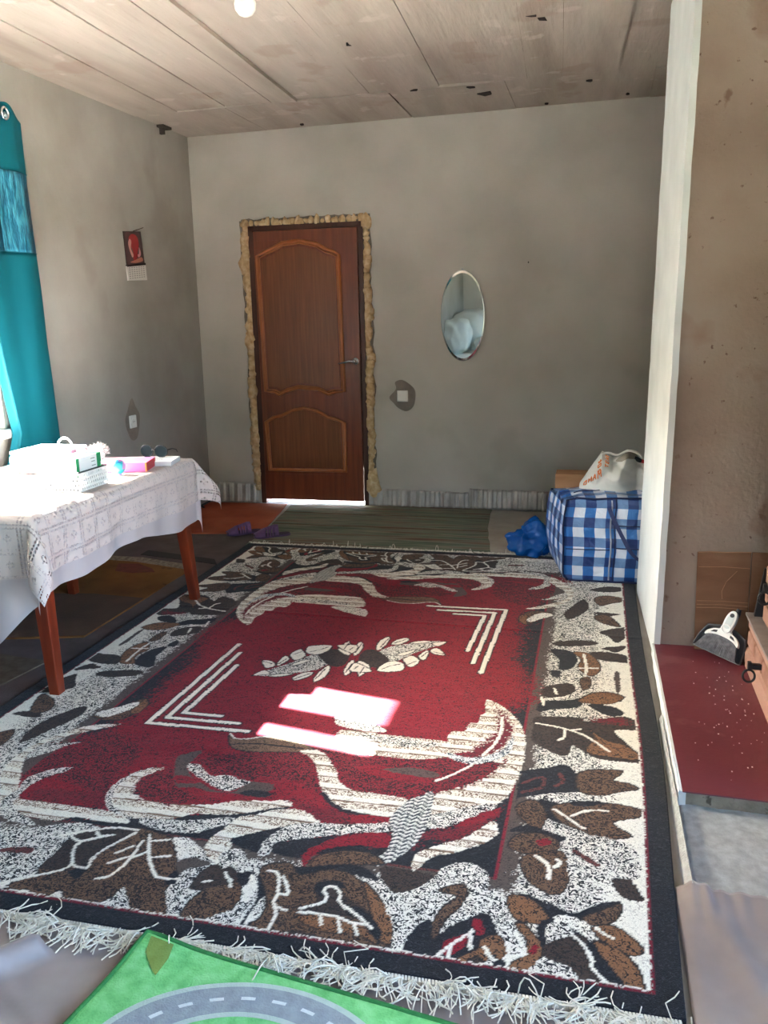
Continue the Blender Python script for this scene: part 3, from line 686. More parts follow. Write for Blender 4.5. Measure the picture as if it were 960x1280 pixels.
    lum = A[..., :3].mean(-1)
    Z = .0105+.0012*rng.random(U.shape)+.0012*np.clip(lum*2, 0, 1)
    Z += .0035*np.exp(-((V-.47+.02*U)/.012)**2)        # the crease across the rug
    Z += blur(rng.standard_normal(U.shape), 30)*.004
    n0 = (nx+1)*(ny+1)
    co = np.empty((n0, 3), np.float32); co[:, 0] = (U+.024*np.clip(U/RHX, 0, 1)**3*np.exp(-((V+.62)/.75)**2)).ravel(); co[:, 1] = V.ravel(); co[:, 2] = Z.ravel()
    idx = np.arange(n0).reshape(ny+1, nx+1)
    F = np.stack([idx[:-1,:-1], idx[:-1,1:], idx[1:,1:], idx[1:,:-1]], -1).reshape(-1, 4)
    rim_i = np.concatenate([idx[0,:], idx[1:,-1], idx[-1,-2::-1], idx[-2:0:-1,0]]); nr = len(rim_i)
    low = co[rim_i].copy(); low[:, 2] = .001
    k = np.arange(nr); SF = np.stack([rim_i[k], n0+k, n0+(k+1) % nr, rim_i[(k+1) % nr]], -1)
    co = np.concatenate([co, low]); F = np.concatenate([F, SF]).astype(np.int32)
    me = bpy.data.meshes.new('patterned_rug'); me.vertices.add(len(co)); me.vertices.foreach_set('co', co.ravel())
    me.loops.add(F.size); me.loops.foreach_set('vertex_index', F.ravel())
    me.polygons.add(len(F)); me.polygons.foreach_set('loop_start', np.arange(0, F.size, 4, dtype=np.int32)); me.update(calc_edges=True)
    for nm, arr in (('yarn_a', A), ('yarn_b', B)):
        at = me.color_attributes.new(nm, 'FLOAT_COLOR', 'POINT')
        full_ = np.concatenate([arr.reshape(-1, 4), arr.reshape(-1, 4)[rim_i]]); at.data.foreach_set('color', full_.ravel())
    me.shade_smooth()
    m = bpy.data.materials.new('woven_pile'); m.use_nodes = True; t = m.node_tree; b = t.nodes['Principled BSDF']
    setp(b, 'Roughness', .95); setp(b, 'Specular IOR Level', .12); setp(b, 'Sheen Weight', .08)
    ca = t.nodes.new('ShaderNodeAttribute'); ca.attribute_name = 'yarn_a'; cb = t.nodes.new('ShaderNodeAttribute'); cb.attribute_name = 'yarn_b'
    tc = t.nodes.new('ShaderNodeTexCoord')
    n = t.nodes.new('ShaderNodeTexNoise'); n.inputs['Scale'].default_value = 74; n.inputs['Detail'].default_value = 2.5; n.inputs['Distortion'].default_value = 2.2
    t.links.new(tc.outputs['Object'], n.inputs['Vector'])
    mr = t.nodes.new('ShaderNodeMapRange'); mr.inputs[1].default_value = .36; mr.inputs[2].default_value = .64
    t.links.new(n.outputs['Fac'], mr.inputs[0])
    sub = t.nodes.new('ShaderNodeMath'); sub.operation = 'SUBTRACT'; t.links.new(ca.outputs['Alpha'], sub.inputs[0]); t.links.new(mr.outputs[0], sub.inputs[1])
    ms = t.nodes.new('ShaderNodeMath'); ms.operation = 'MULTIPLY_ADD'; ms.use_clamp = True; ms.inputs[1].default_value = 6; ms.inputs[2].default_value = .5
    t.links.new(sub.outputs[0], ms.inputs[0])
    mx = t.nodes.new('ShaderNodeMix'); mx.data_type = 'RGBA'
    t.links.new(ms.outputs[0], mx.inputs[0]); t.links.new(ca.outputs['Color'], mx.inputs[6]); t.links.new(cb.outputs['Color'], mx.inputs[7])
    n2 = t.nodes.new('ShaderNodeTexNoise'); n2.inputs['Scale'].default_value = 420; n2.inputs['Detail'].default_value = 2
    t.links.new(tc.outputs['Object'], n2.inputs['Vector'])
    mr2 = t.nodes.new('ShaderNodeMapRange'); mr2.inputs[1].default_value = .3; mr2.inputs[2].default_value = .7; mr2.inputs[3].default_value = .72; mr2.inputs[4].default_value = 1.18
    t.links.new(n2.outputs['Fac'], mr2.inputs[0])
    mul = t.nodes.new('ShaderNodeMix'); mul.data_type = 'RGBA'; mul.blend_type = 'MULTIPLY'; mul.inputs[0].default_value = 1
    t.links.new(mx.outputs[2], mul.inputs[6]); t.links.new(mr2.outputs[0], mul.inputs[7]); t.links.new(mul.outputs[2], b.inputs['Base Color'])
    bp = t.nodes.new('ShaderNodeBump'); bp.inputs['Strength'].default_value = .6; bp.inputs['Distance'].default_value = .004
    t.links.new(n2.outputs['Fac'], bp.inputs['Height']); t.links.new(bp.outputs[0], b.inputs['Normal'])
    me.materials.append(m)
    o = bpy.data.objects.new('patterned_rug', me); COL.objects.link(o); o.location = (RCX, RCY, .004)
    tag(o, 'large crimson and black rug with cream scrolls and a leaf border', 'rug')
    # cream fringe and whipped cord at both short ends
    yarn = M('cream_fringe_yarn', [(206,200,186),(226,222,210)], .9, 60, spec=.1)
    for side in (-1, 1):
        fr = MB(); ye = RCY+side*RHY
        x = RCX-RHX+.01
        while x < RCX+RHX-.01:                           # whipping: short slanted stitches
            j_ = random.uniform(-.002,.002); fr.hexa([(x,ye,.006),(x+.0068,ye,.006),(x+.0098,ye+side*(.015+j_),.005),(x+.003,ye+side*(.015+j_),.005),(x+.0008,ye,.0135),(x+.0062,ye,.0135),(x+.0092,ye+side*(.013+j_),.0125),(x+.0034,ye+side*(.013+j_),.0125)]); x += .0074
        if side < 0 or True:
            x = RCX-RHX+.01
            while x < RCX+RHX-.01:
                lean = random.gauss(0, .75)+.25*math.sin(x*14)
                ns = random.randint(7, 12) if side < 0 else 3
                for q in range(ns):
                    L = random.uniform(.05, .10) if side < 0 else random.uniform(.015, .03)
                    a = lean+random.gauss(0, .5); cu = random.gauss(0, 1.3)
                    p = Vector((x+random.gauss(0, .004), ye+side*.010, .011+random.uniform(0, .006))); pts = [p.copy()]
                    lift = max(0, random.gauss(-.1, .35)) if random.random() < .25 else 0
                    for s_ in range(5):
                        a2 = a+cu*s_/5
                        p = p+Vector((math.sin(a2), side*math.cos(a2), 0))*L/5
                        zz_ = .0135+lift*.05*math.sin((s_+1)/5*math.pi)+random.uniform(0, .005)
                        p.z = zz_; pts.append(p.copy())
                    fr.tube(pts, .0016, 4, cap=False)
                if side < 0 and random.random() < .06:    # a few stray yarns thrown back over the rug
                    pts = [Vector((x, ye-.015, .016)), Vector((x+random.uniform(-.02,.02), ye+.02, .03)), Vector((x+random.uniform(-.03,.03), ye+.05, .022)), Vector((x+random.uniform(-.05,.05), ye+.07, .021))]
                    fr.tube(pts, .0014, 4, cap=False)
                x += random.uniform(.018, .03) if side < 0 else .012
        obj('fringe', fr, yarn, o, smooth=False, kind='stuff', recalc=False)
build_rug()

# ------------------------------------------------------------------ other floor coverings
satin = M('taupe_satin', [(120,108,106),(136,124,122),(146,135,132)], .42, 3, .15, 25, spec=.4, sheen=.2, bdist=.003)
carpet = M('grey_felt_carpet', [(84,74,73),(98,87,86)], .95, 8, .4, 200, spec=.05)
def flat_sheet(name, poly, z0, z1, mat, label, cat, jitter=.0):
    P = []
    for i in range(len(poly)):
        a, b = poly[i], poly[(i+1) % len(poly)]
        n = max(1, int(math.hypot(b[0]-a[0], b[1]-a[1])/.12))
        for k in range(n):
            t_ = k/n; x = a[0]+(b[0]-a[0])*t_; y = a[1]+(b[1]-a[1])*t_
            P.append((x+jitter*fbm((x*5, y*5, 1), 3), y+jitter*fbm((x*5, y*5, 9), 3)))
    cx = sum(p[0] for p in P)/len(P); cy = sum(p[1] for p in P)/len(P)
    return tag(obj(name, MB().prism(P, z0, z1), mat, loc=(cx, cy, z0)), label, cat)
flat_sheet('felt_carpet', [(-2.94,1.0),(-2.05,1.0),(-2.05,5.2),(-2.15,5.30),(-2.94,5.30)], .0005, .003, carpet, 'dark grey felt carpet under the table, left of the big rug', 'carpet', .01)
foil_f = M('crumpled_grey_foil', [(150,143,136),(172,166,158)], .5, 8, .5, 30, metallic=.35, spec=.3, bdist=.006)
flat_sheet('foil_underlay', [(-.75,4.8),(.20,4.8),(.9,4.9),(.9,6.17),(-.75,6.17)], .0005, .003, foil_f, 'dull silver foil underlay on the floor behind the checked bag', 'underlay')
# green woven mat: bands of colour run along X
gm = bpy.data.materials.new('green_woven_mat'); gm.use_nodes = True
def green_nodes():
    t = gm.node_tree; b = t.nodes['Principled BSDF']; setp(b, 'Roughness', .85); setp(b, 'Specular IOR Level', .2)
    tc = t.nodes.new('ShaderNodeTexCoord'); mp = t.nodes.new('ShaderNodeMapping'); mp.inputs['Scale'].default_value = (.35, 1, 1)
    t.links.new(tc.outputs['Object'], mp.inputs[0])
    n = t.nodes.new('ShaderNodeTexNoise'); n.inputs['Scale'].default_value = 9; n.inputs['Detail'].default_value = 5
    mp2 = t.nodes.new('ShaderNodeMapping'); mp2.inputs['Scale'].default_value = (.12, 1.4, 1); t.links.new(tc.outputs['Object'], mp2.inputs[0]); t.links.new(mp2.outputs[0], n.inputs['Vector'])
    r = t.nodes.new('ShaderNodeValToRGB'); e = r.color_ramp.elements
    e[0].position = .3; e[0].color = (*lin((82,98,86)), 1); e[1].position = .68; e[1].color = (*lin((112,84,72)), 1)
    for p_, c in ((.42,(110,120,104)), (.52,(128,128,114)), (.6,(118,106,92))):
        x = e.new(p_); x.color = (*lin(c), 1)
    t.links.new(n.outputs['Fac'], r.inputs[0])
    n2 = t.nodes.new('ShaderNodeTexNoise'); n2.inputs['Scale'].default_value = 60; mp3 = t.nodes.new('ShaderNodeMapping'); mp3.inputs['Scale'].default_value = (.1, 2, 1)
    t.links.new(tc.outputs['Object'], mp3.inputs[0]); t.links.new(mp3.outputs[0], n2.inputs['Vector'])
    mr = t.nodes.new('ShaderNodeMapRange'); mr.inputs[1].default_value = .35; mr.inputs[2].default_value = .65; mr.inputs[3].default_value = .7; mr.inputs[4].default_value = 1.15
    t.links.new(n2.outputs['Fac'], mr.inputs[0])
    mul = t.nodes.new('ShaderNodeMix'); mul.data_type = 'RGBA'; mul.blend_type = 'MULTIPLY'; mul.inputs[0].default_value = 1
    t.links.new(r.outputs[0], mul.inputs[6]); t.links.new(mr.outputs[0], mul.inputs[7]); t.links.new(mul.outputs[2], b.inputs['Base Color'])
green_nodes()
g = flat_sheet('woven_mat', [(-2.26,6.10),(-1.95,6.17),(-.74,6.17),(-.70,5.6),(-.60,4.97),(-1.3,4.94),(-2.14,4.93),(-2.14,5.24)], .003, .010, gm, 'faded green and brown woven mat in front of the door', 'mat', .008)
edge_m = M('brown_mat_edge', [(84,70,56),(102,86,68)], .9, 30)
obj('ridge', MB().box((-2.22,5.86,.009),(-.73,5.868,.0125)), edge_m, g); obj('ridge', MB().box((-2.18,5.50,.009),(-.69,5.507,.0125)), edge_m, g)
flat_sheet('orange_mat', [(-2.93,6.11),(-2.30,6.13),(-2.155,5.235),(-2.60,5.16),(-2.93,5.19)], .003, .009, M('orange_brown_mat', [(140,68,44),(156,78,52),(166,90,62)], .8, 4, .2, 60, spec=.2, spots=[(12,.7,(176,120,96),.5)]), 'plain orange brown mat in the far left corner', 'mat', .006)
ym = M('ochre_worn_runner', [(92,60,34),(116,78,42),(130,90,52)], .9, 2.2, .3, 120, spec=.1, pos=[.35,.5,.62], spots=[(6,.64,(66,42,32),.6)])
yr = flat_sheet('ochre_runner', [(-2.93,4.56),(-2.65,4.55),(-2.25,4.44),(-2.24,4.1),(-2.24,3.29),(-2.93,3.10)], .003, .009, ym, 'worn ochre and brown runner on the carpet under the table', 'rug', .012)
obj('worn_half', MB().prism([(-2.92,3.80),(-2.55,3.86),(-2.245,3.84),(-2.245,3.30),(-2.92,3.12)], .009, .0102), M('dark_brown_half', [(66,48,38),(82,60,46)], .95, 5, .3, 120), yr)
obj('runner_border', MB().prism([(-2.92,4.55),(-2.65,4.55),(-2.26,4.44),(-2.26,4.36),(-2.65,4.46),(-2.92,4.47)], .009, .0105), M('speckled_border', [(90,70,58),(150,138,120)], .9, 60), yr)
obj('runner_motif', MB().prism([(-2.72,4.40),(-2.6,4.42),(-2.47,4.34),(-2.42,4.28),(-2.55,4.24),(-2.66,4.26)], .009, .0105), M('dark_red_motif', [(86,34,24),(110,50,34)], .9, 40), yr)
flat_sheet('dark_strip', [(-2.70,4.62),(-2.25,4.53),(-2.14,4.50),(-2.2,4.60),(-2.27,4.62),(-2.7,4.72)], .003, .006, M('dark_felt_strip', (44,38,37), .95), 'narrow dark felt strip behind the ochre runner', 'felt strip', .004)
flat_sheet('brown_mat', [(-2.93,3.02),(-2.48,3.03),(-2.23,3.0),(-2.27,2.74),(-2.5,2.5),(-2.93,2.45)], .003, .008, M('grey_brown_mat', [(88,76,66),(106,94,82)], .95, 25, .3, 100, spec=.05), 'grey brown mat by the near end of the table', 'mat', .006)
# taupe satin floor cloth at the near end, with its raised fold
RID = [(-1.42,1.18),(-1.32,1.30),(-1.246,1.39),(-1.181,1.478),(-1.088,1.527),(-.986,1.539),(-.93,1.535)]
def ridge_d(x, y):
    best = (9, 0, 0)
    for i in range(len(RID)-1):
        a, b = Vector(RID[i]), Vector(RID[i+1]); p = Vector((x, y)); ab = b-a
        t_ = max(0, min(1, (p-a).dot(ab)/ab.length_squared)); q = a+ab*t_
        d = (p-q).length; s_ = (ab.x*(p-q).y-ab.y*(p-q).x)
        if d < best[0]: best = (d, 1 if s_ > 0 else -1, (i+t_)/(len(RID)-1))
    return best
def satin_z(x, y):
    d, s_, u = ridge_d(x, y)
    h = .052*(1-.85*smooth01(u, .55, .85))
    z = .004+h*math.exp(-(d/(.050 if s_ > 0 else .020))**2)+.0035*(1+fbm((x*5, y*5, 3), 4))
    z += .006*math.exp(-((y-1.30+.5*(x+1.1))/.02)**2)*(x < -.9)
    if y > 1.44 and x > -.9: z = min(z, .0045)
    if y > 1.47: z = min(z, .010)
    if y > 1.57: z = min(z, .003)
    return z
tag(obj('satin_floor_cloth', MB().grid(150, 110, lambda u, v: (-2.0+2.21*u, .55+1.10*v, satin_z(-2.0+2.21*u, .55+1.10*v))), satin, loc=(-.95,1.1,0), smooth=True, solid=.001), 'taupe satin floor cloth under the near fringe, with a raised fold at left', 'floor cloth')
def cloth2(u, v):
    yt = 2.0-.03*u; y = .55+(yt-.55)*v; x = (.215+.03*(1-v))+.85*u
    top = smooth01(v, .86, 1)
    z = .008+.007*(1+fbm((x*7, y*5, 5), 4))+.0035*top*math.sin(u*120+5*math.sin(u*9))*(.5+.5*fbm((u*6,0,0),2)+.4)+.006*top
    z += .014*math.exp(-((x-.30-.28*(1.9-y))/.03)**2)*smooth01(y, 1.0, 1.85)
    if u < .03: z = .006+(z-.006)*u/.03
    return (x, y, max(z, .005))
tag(obj('satin_cloth', MB().grid(110, 130, cloth2), satin, loc=(.6,1.3,0), smooth=True, solid=.0012), 'wrinkled taupe satin cloth lying over the foil sheet, right of the rug', 'cloth')
foil = M('silver_foil', [(172,176,177),(190,194,194),(206,210,210)], .36, 40, 1., 170, metallic=.45, spec=.6, bdist=.003)
def foilz(x, y): return .004+.003*(1+fbm((x*8, y*8, 2), 3))+.004*math.exp(-((y-2.33+.1*x)/.01)**2)
fo_ = thing('foil_sheet', 'bright silver foil sheet in front of the red hearth', 'foil', (.6,2.2,0))
obj('sheet', MB().grid(60, 40, lambda u, v: (.262+.9*u, 1.85+.60*v, foilz(.262+.9*u, 1.85+.60*v))), foil, fo_, smooth=True, solid=.0012)
def lip(u, v):                                          # the turned-up left edge beside the rug
    y = 1.99+.96*v; x0 = .243-.006*v; h = .034*(1-.35*v)
    return (x0+.016*u*(1-.5*v), y, .003+h*u+.002*fbm((u*3, y*12, 0), 3)*u)
obj('turned_up_edge', MB().grid(8, 70, lip), foil, fo_, smooth=True, solid=.0012)

# road play mat
def play_mat():
    r = thing('road_play_mat', 'green child play mat with a grey road print at the near edge', 'mat', (-.6,1.2,.0))
    A0 = Vector((-.968,1.546)); e1 = (Vector((-.287,1.452))-A0).normalized(); e2 = Vector((e1.y, -e1.x))
    Wm, Hm = 1.45, .95
    def P(a, b, z): q = A0+e1*a+e2*b; return (q.x, q.y, z)
    zt = lambda a, b: .022+.0015*fbm((a*6, b*6, 0), 3)+.014*math.exp(-((a/.10)**2+(b/.09)**2))
    nx, ny = 120, 80
    grn = M('light_green_pile', [(104,186,112),(126,208,132),(144,220,150)], .95, 30, .5, 220, spec=.05)
    obj('mat_body', MB().grid(nx, ny, lambda u, v: P(u*Wm, v*Hm, zt(u*Wm, v*Hm))), grn, r, smooth=True, solid=.005)
    bd = M('green_binding', [(38,112,56),(50,130,68)], .8, 60, .3, 200)
    pts = [P(a*Wm/40, 0, zt(a*Wm/40, 0)) for a in range(41)]+[P(Wm, b*Hm/30, zt(Wm, b*Hm/30)) for b in range(1, 31)]+[P(Wm-a*Wm/40, Hm, zt(Wm-a*Wm/40, Hm)) for a in range(1, 41)]+[P(0, Hm-b*Hm/30, zt(0, Hm-b*Hm/30)) for b in range(1, 30)]
    obj('binding', MB().tube(pts, .0065, 8, closed=True), bd, r, smooth=True)
    # printed road: a ring seen as an arc
    cx, cy = -.62, 1.20; grey = M('road_grey_print', [(140,150,158),(158,168,174)], .95, 40, .4, 220, spec=.05); pale = M('pale_road_edge', [(176,196,188),(190,206,198)], .95, 40, .3, 220); white = M('white_road_dash', [(206,214,214),(220,226,226)], .95, 50, .3, 220)
    def zz(x, y):
        q = Vector((x, y))-A0; return zt(q.dot(e1), q.dot(e2))+.0032
    def ring(r0, r1, a0=0., a1=2*math.pi, n=90, dz=0.):
        mb = MB(); v = []; f = []
        for k in range(n+1):
            a = a0+(a1-a0)*k/n
            for rr in (r0, r1):
                x, y = cx+1.24*rr*math.cos(a), cy+rr*math.sin(a); v.append((x, y, zz(x, y)+dz))
        f = [(2*k, 2*k+1, 2*k+3, 2*k+2) for k in range(n)]
        return mb.add(v, f)
    obj('road_edge', ring(.256, .268), pale, r, solid=.0006); obj('road_edge', ring(.176, .188), pale, r, solid=.0006)
    obj('road', ring(.188, .256), grey, r, solid=.0006)
    obj('olive_stain', MB().add([P(a, b, zt(a, b)+.0048) for a, b in ((.02,.012),(.08,.012),(.092,.05),(.094,.10),(.07,.085),(.035,.055))], [tuple(range(6))]), M('olive_stain', [(112,132,60),(124,150,76)], .95, 40, .3, 220), r)
    for k in range(26):
        a = 2*math.pi*k/26; obj('road_dash', ring(.219, .227, a, a+.11, 4, .0006), white, r, solid=.0006)
play_mat()
# ------------------------------------------------------------------ table with two cloths
TX0, TX1, TY0, TY1, TZ = -2.80, -1.965, 2.635, 3.926, .722
tb = thing('dining_table', 'red brown wooden table with tapered square legs under white cloths', 'table', (-2.38,3.28,0))
obj('tabletop', MB().box((TX0,TY0,TZ-.03),(TX1,TY1,TZ)), leg_wood, tb, bevel=.006)
for (bx, by, tx, ty) in ((-1.985,2.705,-2.02,2.72), (-1.967,3.858,-2.02,3.83), (-2.655,3.845,-2.66,3.82), (-2.70,2.71,-2.70,2.73)):
    a, b = .021, .033
    obj('leg', MB().hexa([(bx-a,by-a,.016 if bx > -2.1 else .01),(bx+a,by-a,.016 if bx > -2.1 else .01),(bx+a,by+a,.016 if bx > -2.1 else .01),(bx-a,by+a,.016 if bx > -2.1 else .01),(tx-b,ty-b,TZ-.03),(tx+b,ty-b,TZ-.03),(tx+b,ty+b,TZ-.03),(tx-b,ty+b,TZ-.03)]), leg_wood, tb, bevel=.003)
for a, b in (((-2.03,2.74,.61),(-2.01,3.82,.69)), ((-2.70,2.74,.61),(-2.68,3.82,.69)), ((-2.68,2.71,.61),(-2.03,2.73,.69)), ((-2.66,3.82,.61),(-2.03,3.84,.69))):
    obj('apron', MB().box(a, b), leg_wood, tb)
def drape(nu, nv, ext, gap, top, fold, hemfn):
    """cloth laid over the table: u,v run over the sheet; ext = (left, right, near, far) overhang"""
    xl, xr, yn, yf = TX0-ext[0], TX1+ext[1], TY0-ext[2], TY1+ext[3]
    v = []; uv = []
    def side(a, b, cxx, cyy, sx, sy):
        r = math.hypot(a, b); th = math.atan2(b, a)           # a beyond in x, b beyond in y
        fl_ = fold*math.sin(2*th)*smooth01(r, 0, .2)+gap+.010*smooth01(r, 0, .05)
        w1, w2 = math.cos(th), math.sin(th)
        return cxx+sx*(fl_*w1), cyy+sy*(fl_*w2), top-r*.985
    def axis(lo, hi, t0, t1, n):
        k1 = [lo+(t0-lo)*i/14 for i in range(14)]; k2 = [t0+(t1-t0)*i/(n-28) for i in range(n-28)]; k3 = [t1+(hi-t1)*i/14 for i in range(15)]
        return k1+k2+k3
    X = axis(xl, xr, TX0, TX1, nu); Y = axis(yn, yf, TY0, TY1, nv)
    for y in Y:
        for x in X:
            a = max(TX0-x, x-TX1, 0); b = max(TY0-y, y-TY1, 0); sx = 1 if x > TX1 else -1; sy = 1 if y > TY1 else -1
            k = hemfn(x, y, a, b); a *= k; b *= k
            if a == 0 and b == 0:
                p = (x, y, top+.0012*fbm((x*8, y*8, 3), 3))
            elif a > 0 and b > 0:
                p = side(a, b, TX1 if sx > 0 else TX0, TY1 if sy > 0 else TY0, sx, sy)
            elif a > 0:
                wv = (.008*math.sin(y*17+1)+.006*math.sin(y*31))*smooth01(a, .03, .25)
                p = ((TX1 if sx > 0 else TX0)+sx*(gap+.010*smooth01(a, 0, .05)+wv), y, top-a*.99)
            else:
                wv = (.008*math.sin(x*15+2)+.006*math.sin(x*29))*smooth01(b, .03, .25)
                p = (x, (TY1 if sy > 0 else TY0)+sy*(gap+.010*smooth01(b, 0, .05)+wv), top-b*.99)
            v.append(p); uv.append((x, y))
    n = len(X); f = [(j*n+i, j*n+i+1, (j+1)*n+i+1, (j+1)*n+i) for j in range(len(Y)-1) for i in range(n-1)]
    return MB().add(v, f), uv
def with_uv(o, uv):
    l = o.data.uv_layers.new(name='UVMap')
    for lp in o.data.loops: l.data[lp.index].uv = uv[lp.vertex_index]
# translucent white under sheet
def cloth_mat(name, col, trans=.25, lace=False):
    m = bpy.data.materials.new(name); m.use_nodes = True; t = m.node_tree; t.nodes.remove(t.nodes['Principled BSDF'])
    d = t.nodes.new('ShaderNodeBsdfDiffuse'); d.inputs[0].default_value = (*lin(col), 1)
    tl = t.nodes.new('ShaderNodeBsdfTranslucent'); tl.inputs[0].default_value = (*lin(col), 1)
    mx = t.nodes.new('ShaderNodeMixShader'); mx.inputs[0].default_value = trans
    t.links.new(d.outputs[0], mx.inputs[1]); t.links.new(tl.outputs[0], mx.inputs[2]); last = mx.outputs[0]
    if lace:
        uvn = t.nodes.new('ShaderNodeUVMap'); uvn.uv_map = 'UVMap'
        def math_(op, a, b=None, c=None):
            n = t.nodes.new('ShaderNodeMath'); n.operation = op
            for i, x in enumerate((a, b, c)):
                if x is None: continue
                if isinstance(x, (int, float)): n.inputs[i].default_value = x
                else: t.links.new(x, n.inputs[i])
            return n.outputs[0]
        sp = t.nodes.new('ShaderNodeSeparateXYZ'); t.links.new(uvn.outputs[0], sp.inputs[0])
        def eyelets(cell, rad):
            fx = math_('SUBTRACT', math_('FRACT', math_('DIVIDE', sp.outputs[0], cell)), .5); fy = math_('SUBTRACT', math_('FRACT', math_('DIVIDE', sp.outputs[1], cell)), .5)
            r2 = math_('ADD', math_('MULTIPLY', fx, fx), math_('MULTIPLY', fy, fy)); return math_('LESS_THAN', r2, rad)
        def cellmask(cell, lo):
            ax = math_('ABSOLUTE', math_('SUBTRACT', math_('FRACT', math_('DIVIDE', sp.outputs[0], cell)), .5)); ay = math_('ABSOLUTE', math_('SUBTRACT', math_('FRACT', math_('DIVIDE', sp.outputs[1], cell)), .5))
            big = math_('MAXIMUM', ax, ay); ring = math_('MULTIPLY', math_('GREATER_THAN', big, lo), math_('LESS_THAN', big, lo+.09))
            dia = math_('ADD', ax, ay); flower = math_('MULTIPLY', math_('LESS_THAN', dia, .2), math_('GREATER_THAN', dia, .07))
            return math_('MAXIMUM', ring, flower)
        hole = math_('MULTIPLY', eyelets(.0145, .11), cellmask(.1, .38))
        hole_shade = math_('MULTIPLY', eyelets(.0145, .21), cellmask(.1, .38))  # darker rings round the eyelets, painting in the shade of the holes
        nb = t.nodes.new('ShaderNodeTexNoise'); nb.inputs['Scale'].default_value = 70; nb.inputs['Detail'].default_value = 3; t.links.new(uvn.outputs[0], nb.inputs['Vector']); hole_shade = math_('MULTIPLY', hole_shade, math_('GREATER_THAN', nb.outputs['Fac'], .5))
        cm = t.nodes.new('ShaderNodeMix'); cm.data_type = 'RGBA'; t.links.new(hole_shade, cm.inputs[0]); cm.inputs[6].default_value = (*lin(col), 1); cm.inputs[7].default_value = (*lin((172,156,151)), 1)
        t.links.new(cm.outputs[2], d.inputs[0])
        tr_ = t.nodes.new('ShaderNodeBsdfTransparent'); m2 = t.nodes.new('ShaderNodeMixShader')
        t.links.new(hole, m2.inputs[0]); t.links.new(last, m2.inputs[1]); t.links.new(tr_.outputs[0], m2.inputs[2]); last = m2.outputs[0]
        n = t.nodes.new('ShaderNodeTexNoise'); n.inputs['Scale'].default_value = 900; t.links.new(uvn.outputs[0], n.inputs['Vector'])
        bp = t.nodes.new('ShaderNodeBump'); bp.inputs['Strength'].default_value = .4; bp.inputs['Distance'].default_value = .002
        t.links.new(n.outputs['Fac'], bp.inputs['Height']); t.links.new(bp.outputs[0], d.inputs['Normal'])
    t.links.new(last, t.nodes['Material Output'].inputs[0])
    return m
def hem_under(x, y, a, b):
    if b > 0 and y < TY0: return (.60+.40*smooth01(TX1-x, -.05, .26)) if x < TX1+.001 else .60
    return 1-.10*math.sin((y-2.7)*3.2)+.05*math.sin(y*9)
mb, uv = drape(90, 110, (.1,.305,.53,.2), .000, TZ+.0025, .02, hem_under)
o = obj('white_undercloth', mb, cloth_mat('plain_white_cloth', (202,192,193), .25), loc=(-2.38,3.28,TZ), smooth=True, recalc=False); with_uv(o, uv)
tag(o, 'plain white sheet hanging lower than the lace cloth over it', 'tablecloth')
def hem_lace(x, y, a, b): return 1-.04*math.sin(y*7+x*5)
mb, uv = drape(110, 140, (.06,.215,.235,.2), .015, TZ+.006, .11, hem_lace)
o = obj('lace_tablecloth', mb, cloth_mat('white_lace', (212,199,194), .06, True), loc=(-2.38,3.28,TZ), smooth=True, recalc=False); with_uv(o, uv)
tag(o, 'white lace tablecloth with rows of small holes and pointed corners', 'tablecloth')
TT = TZ+.0075
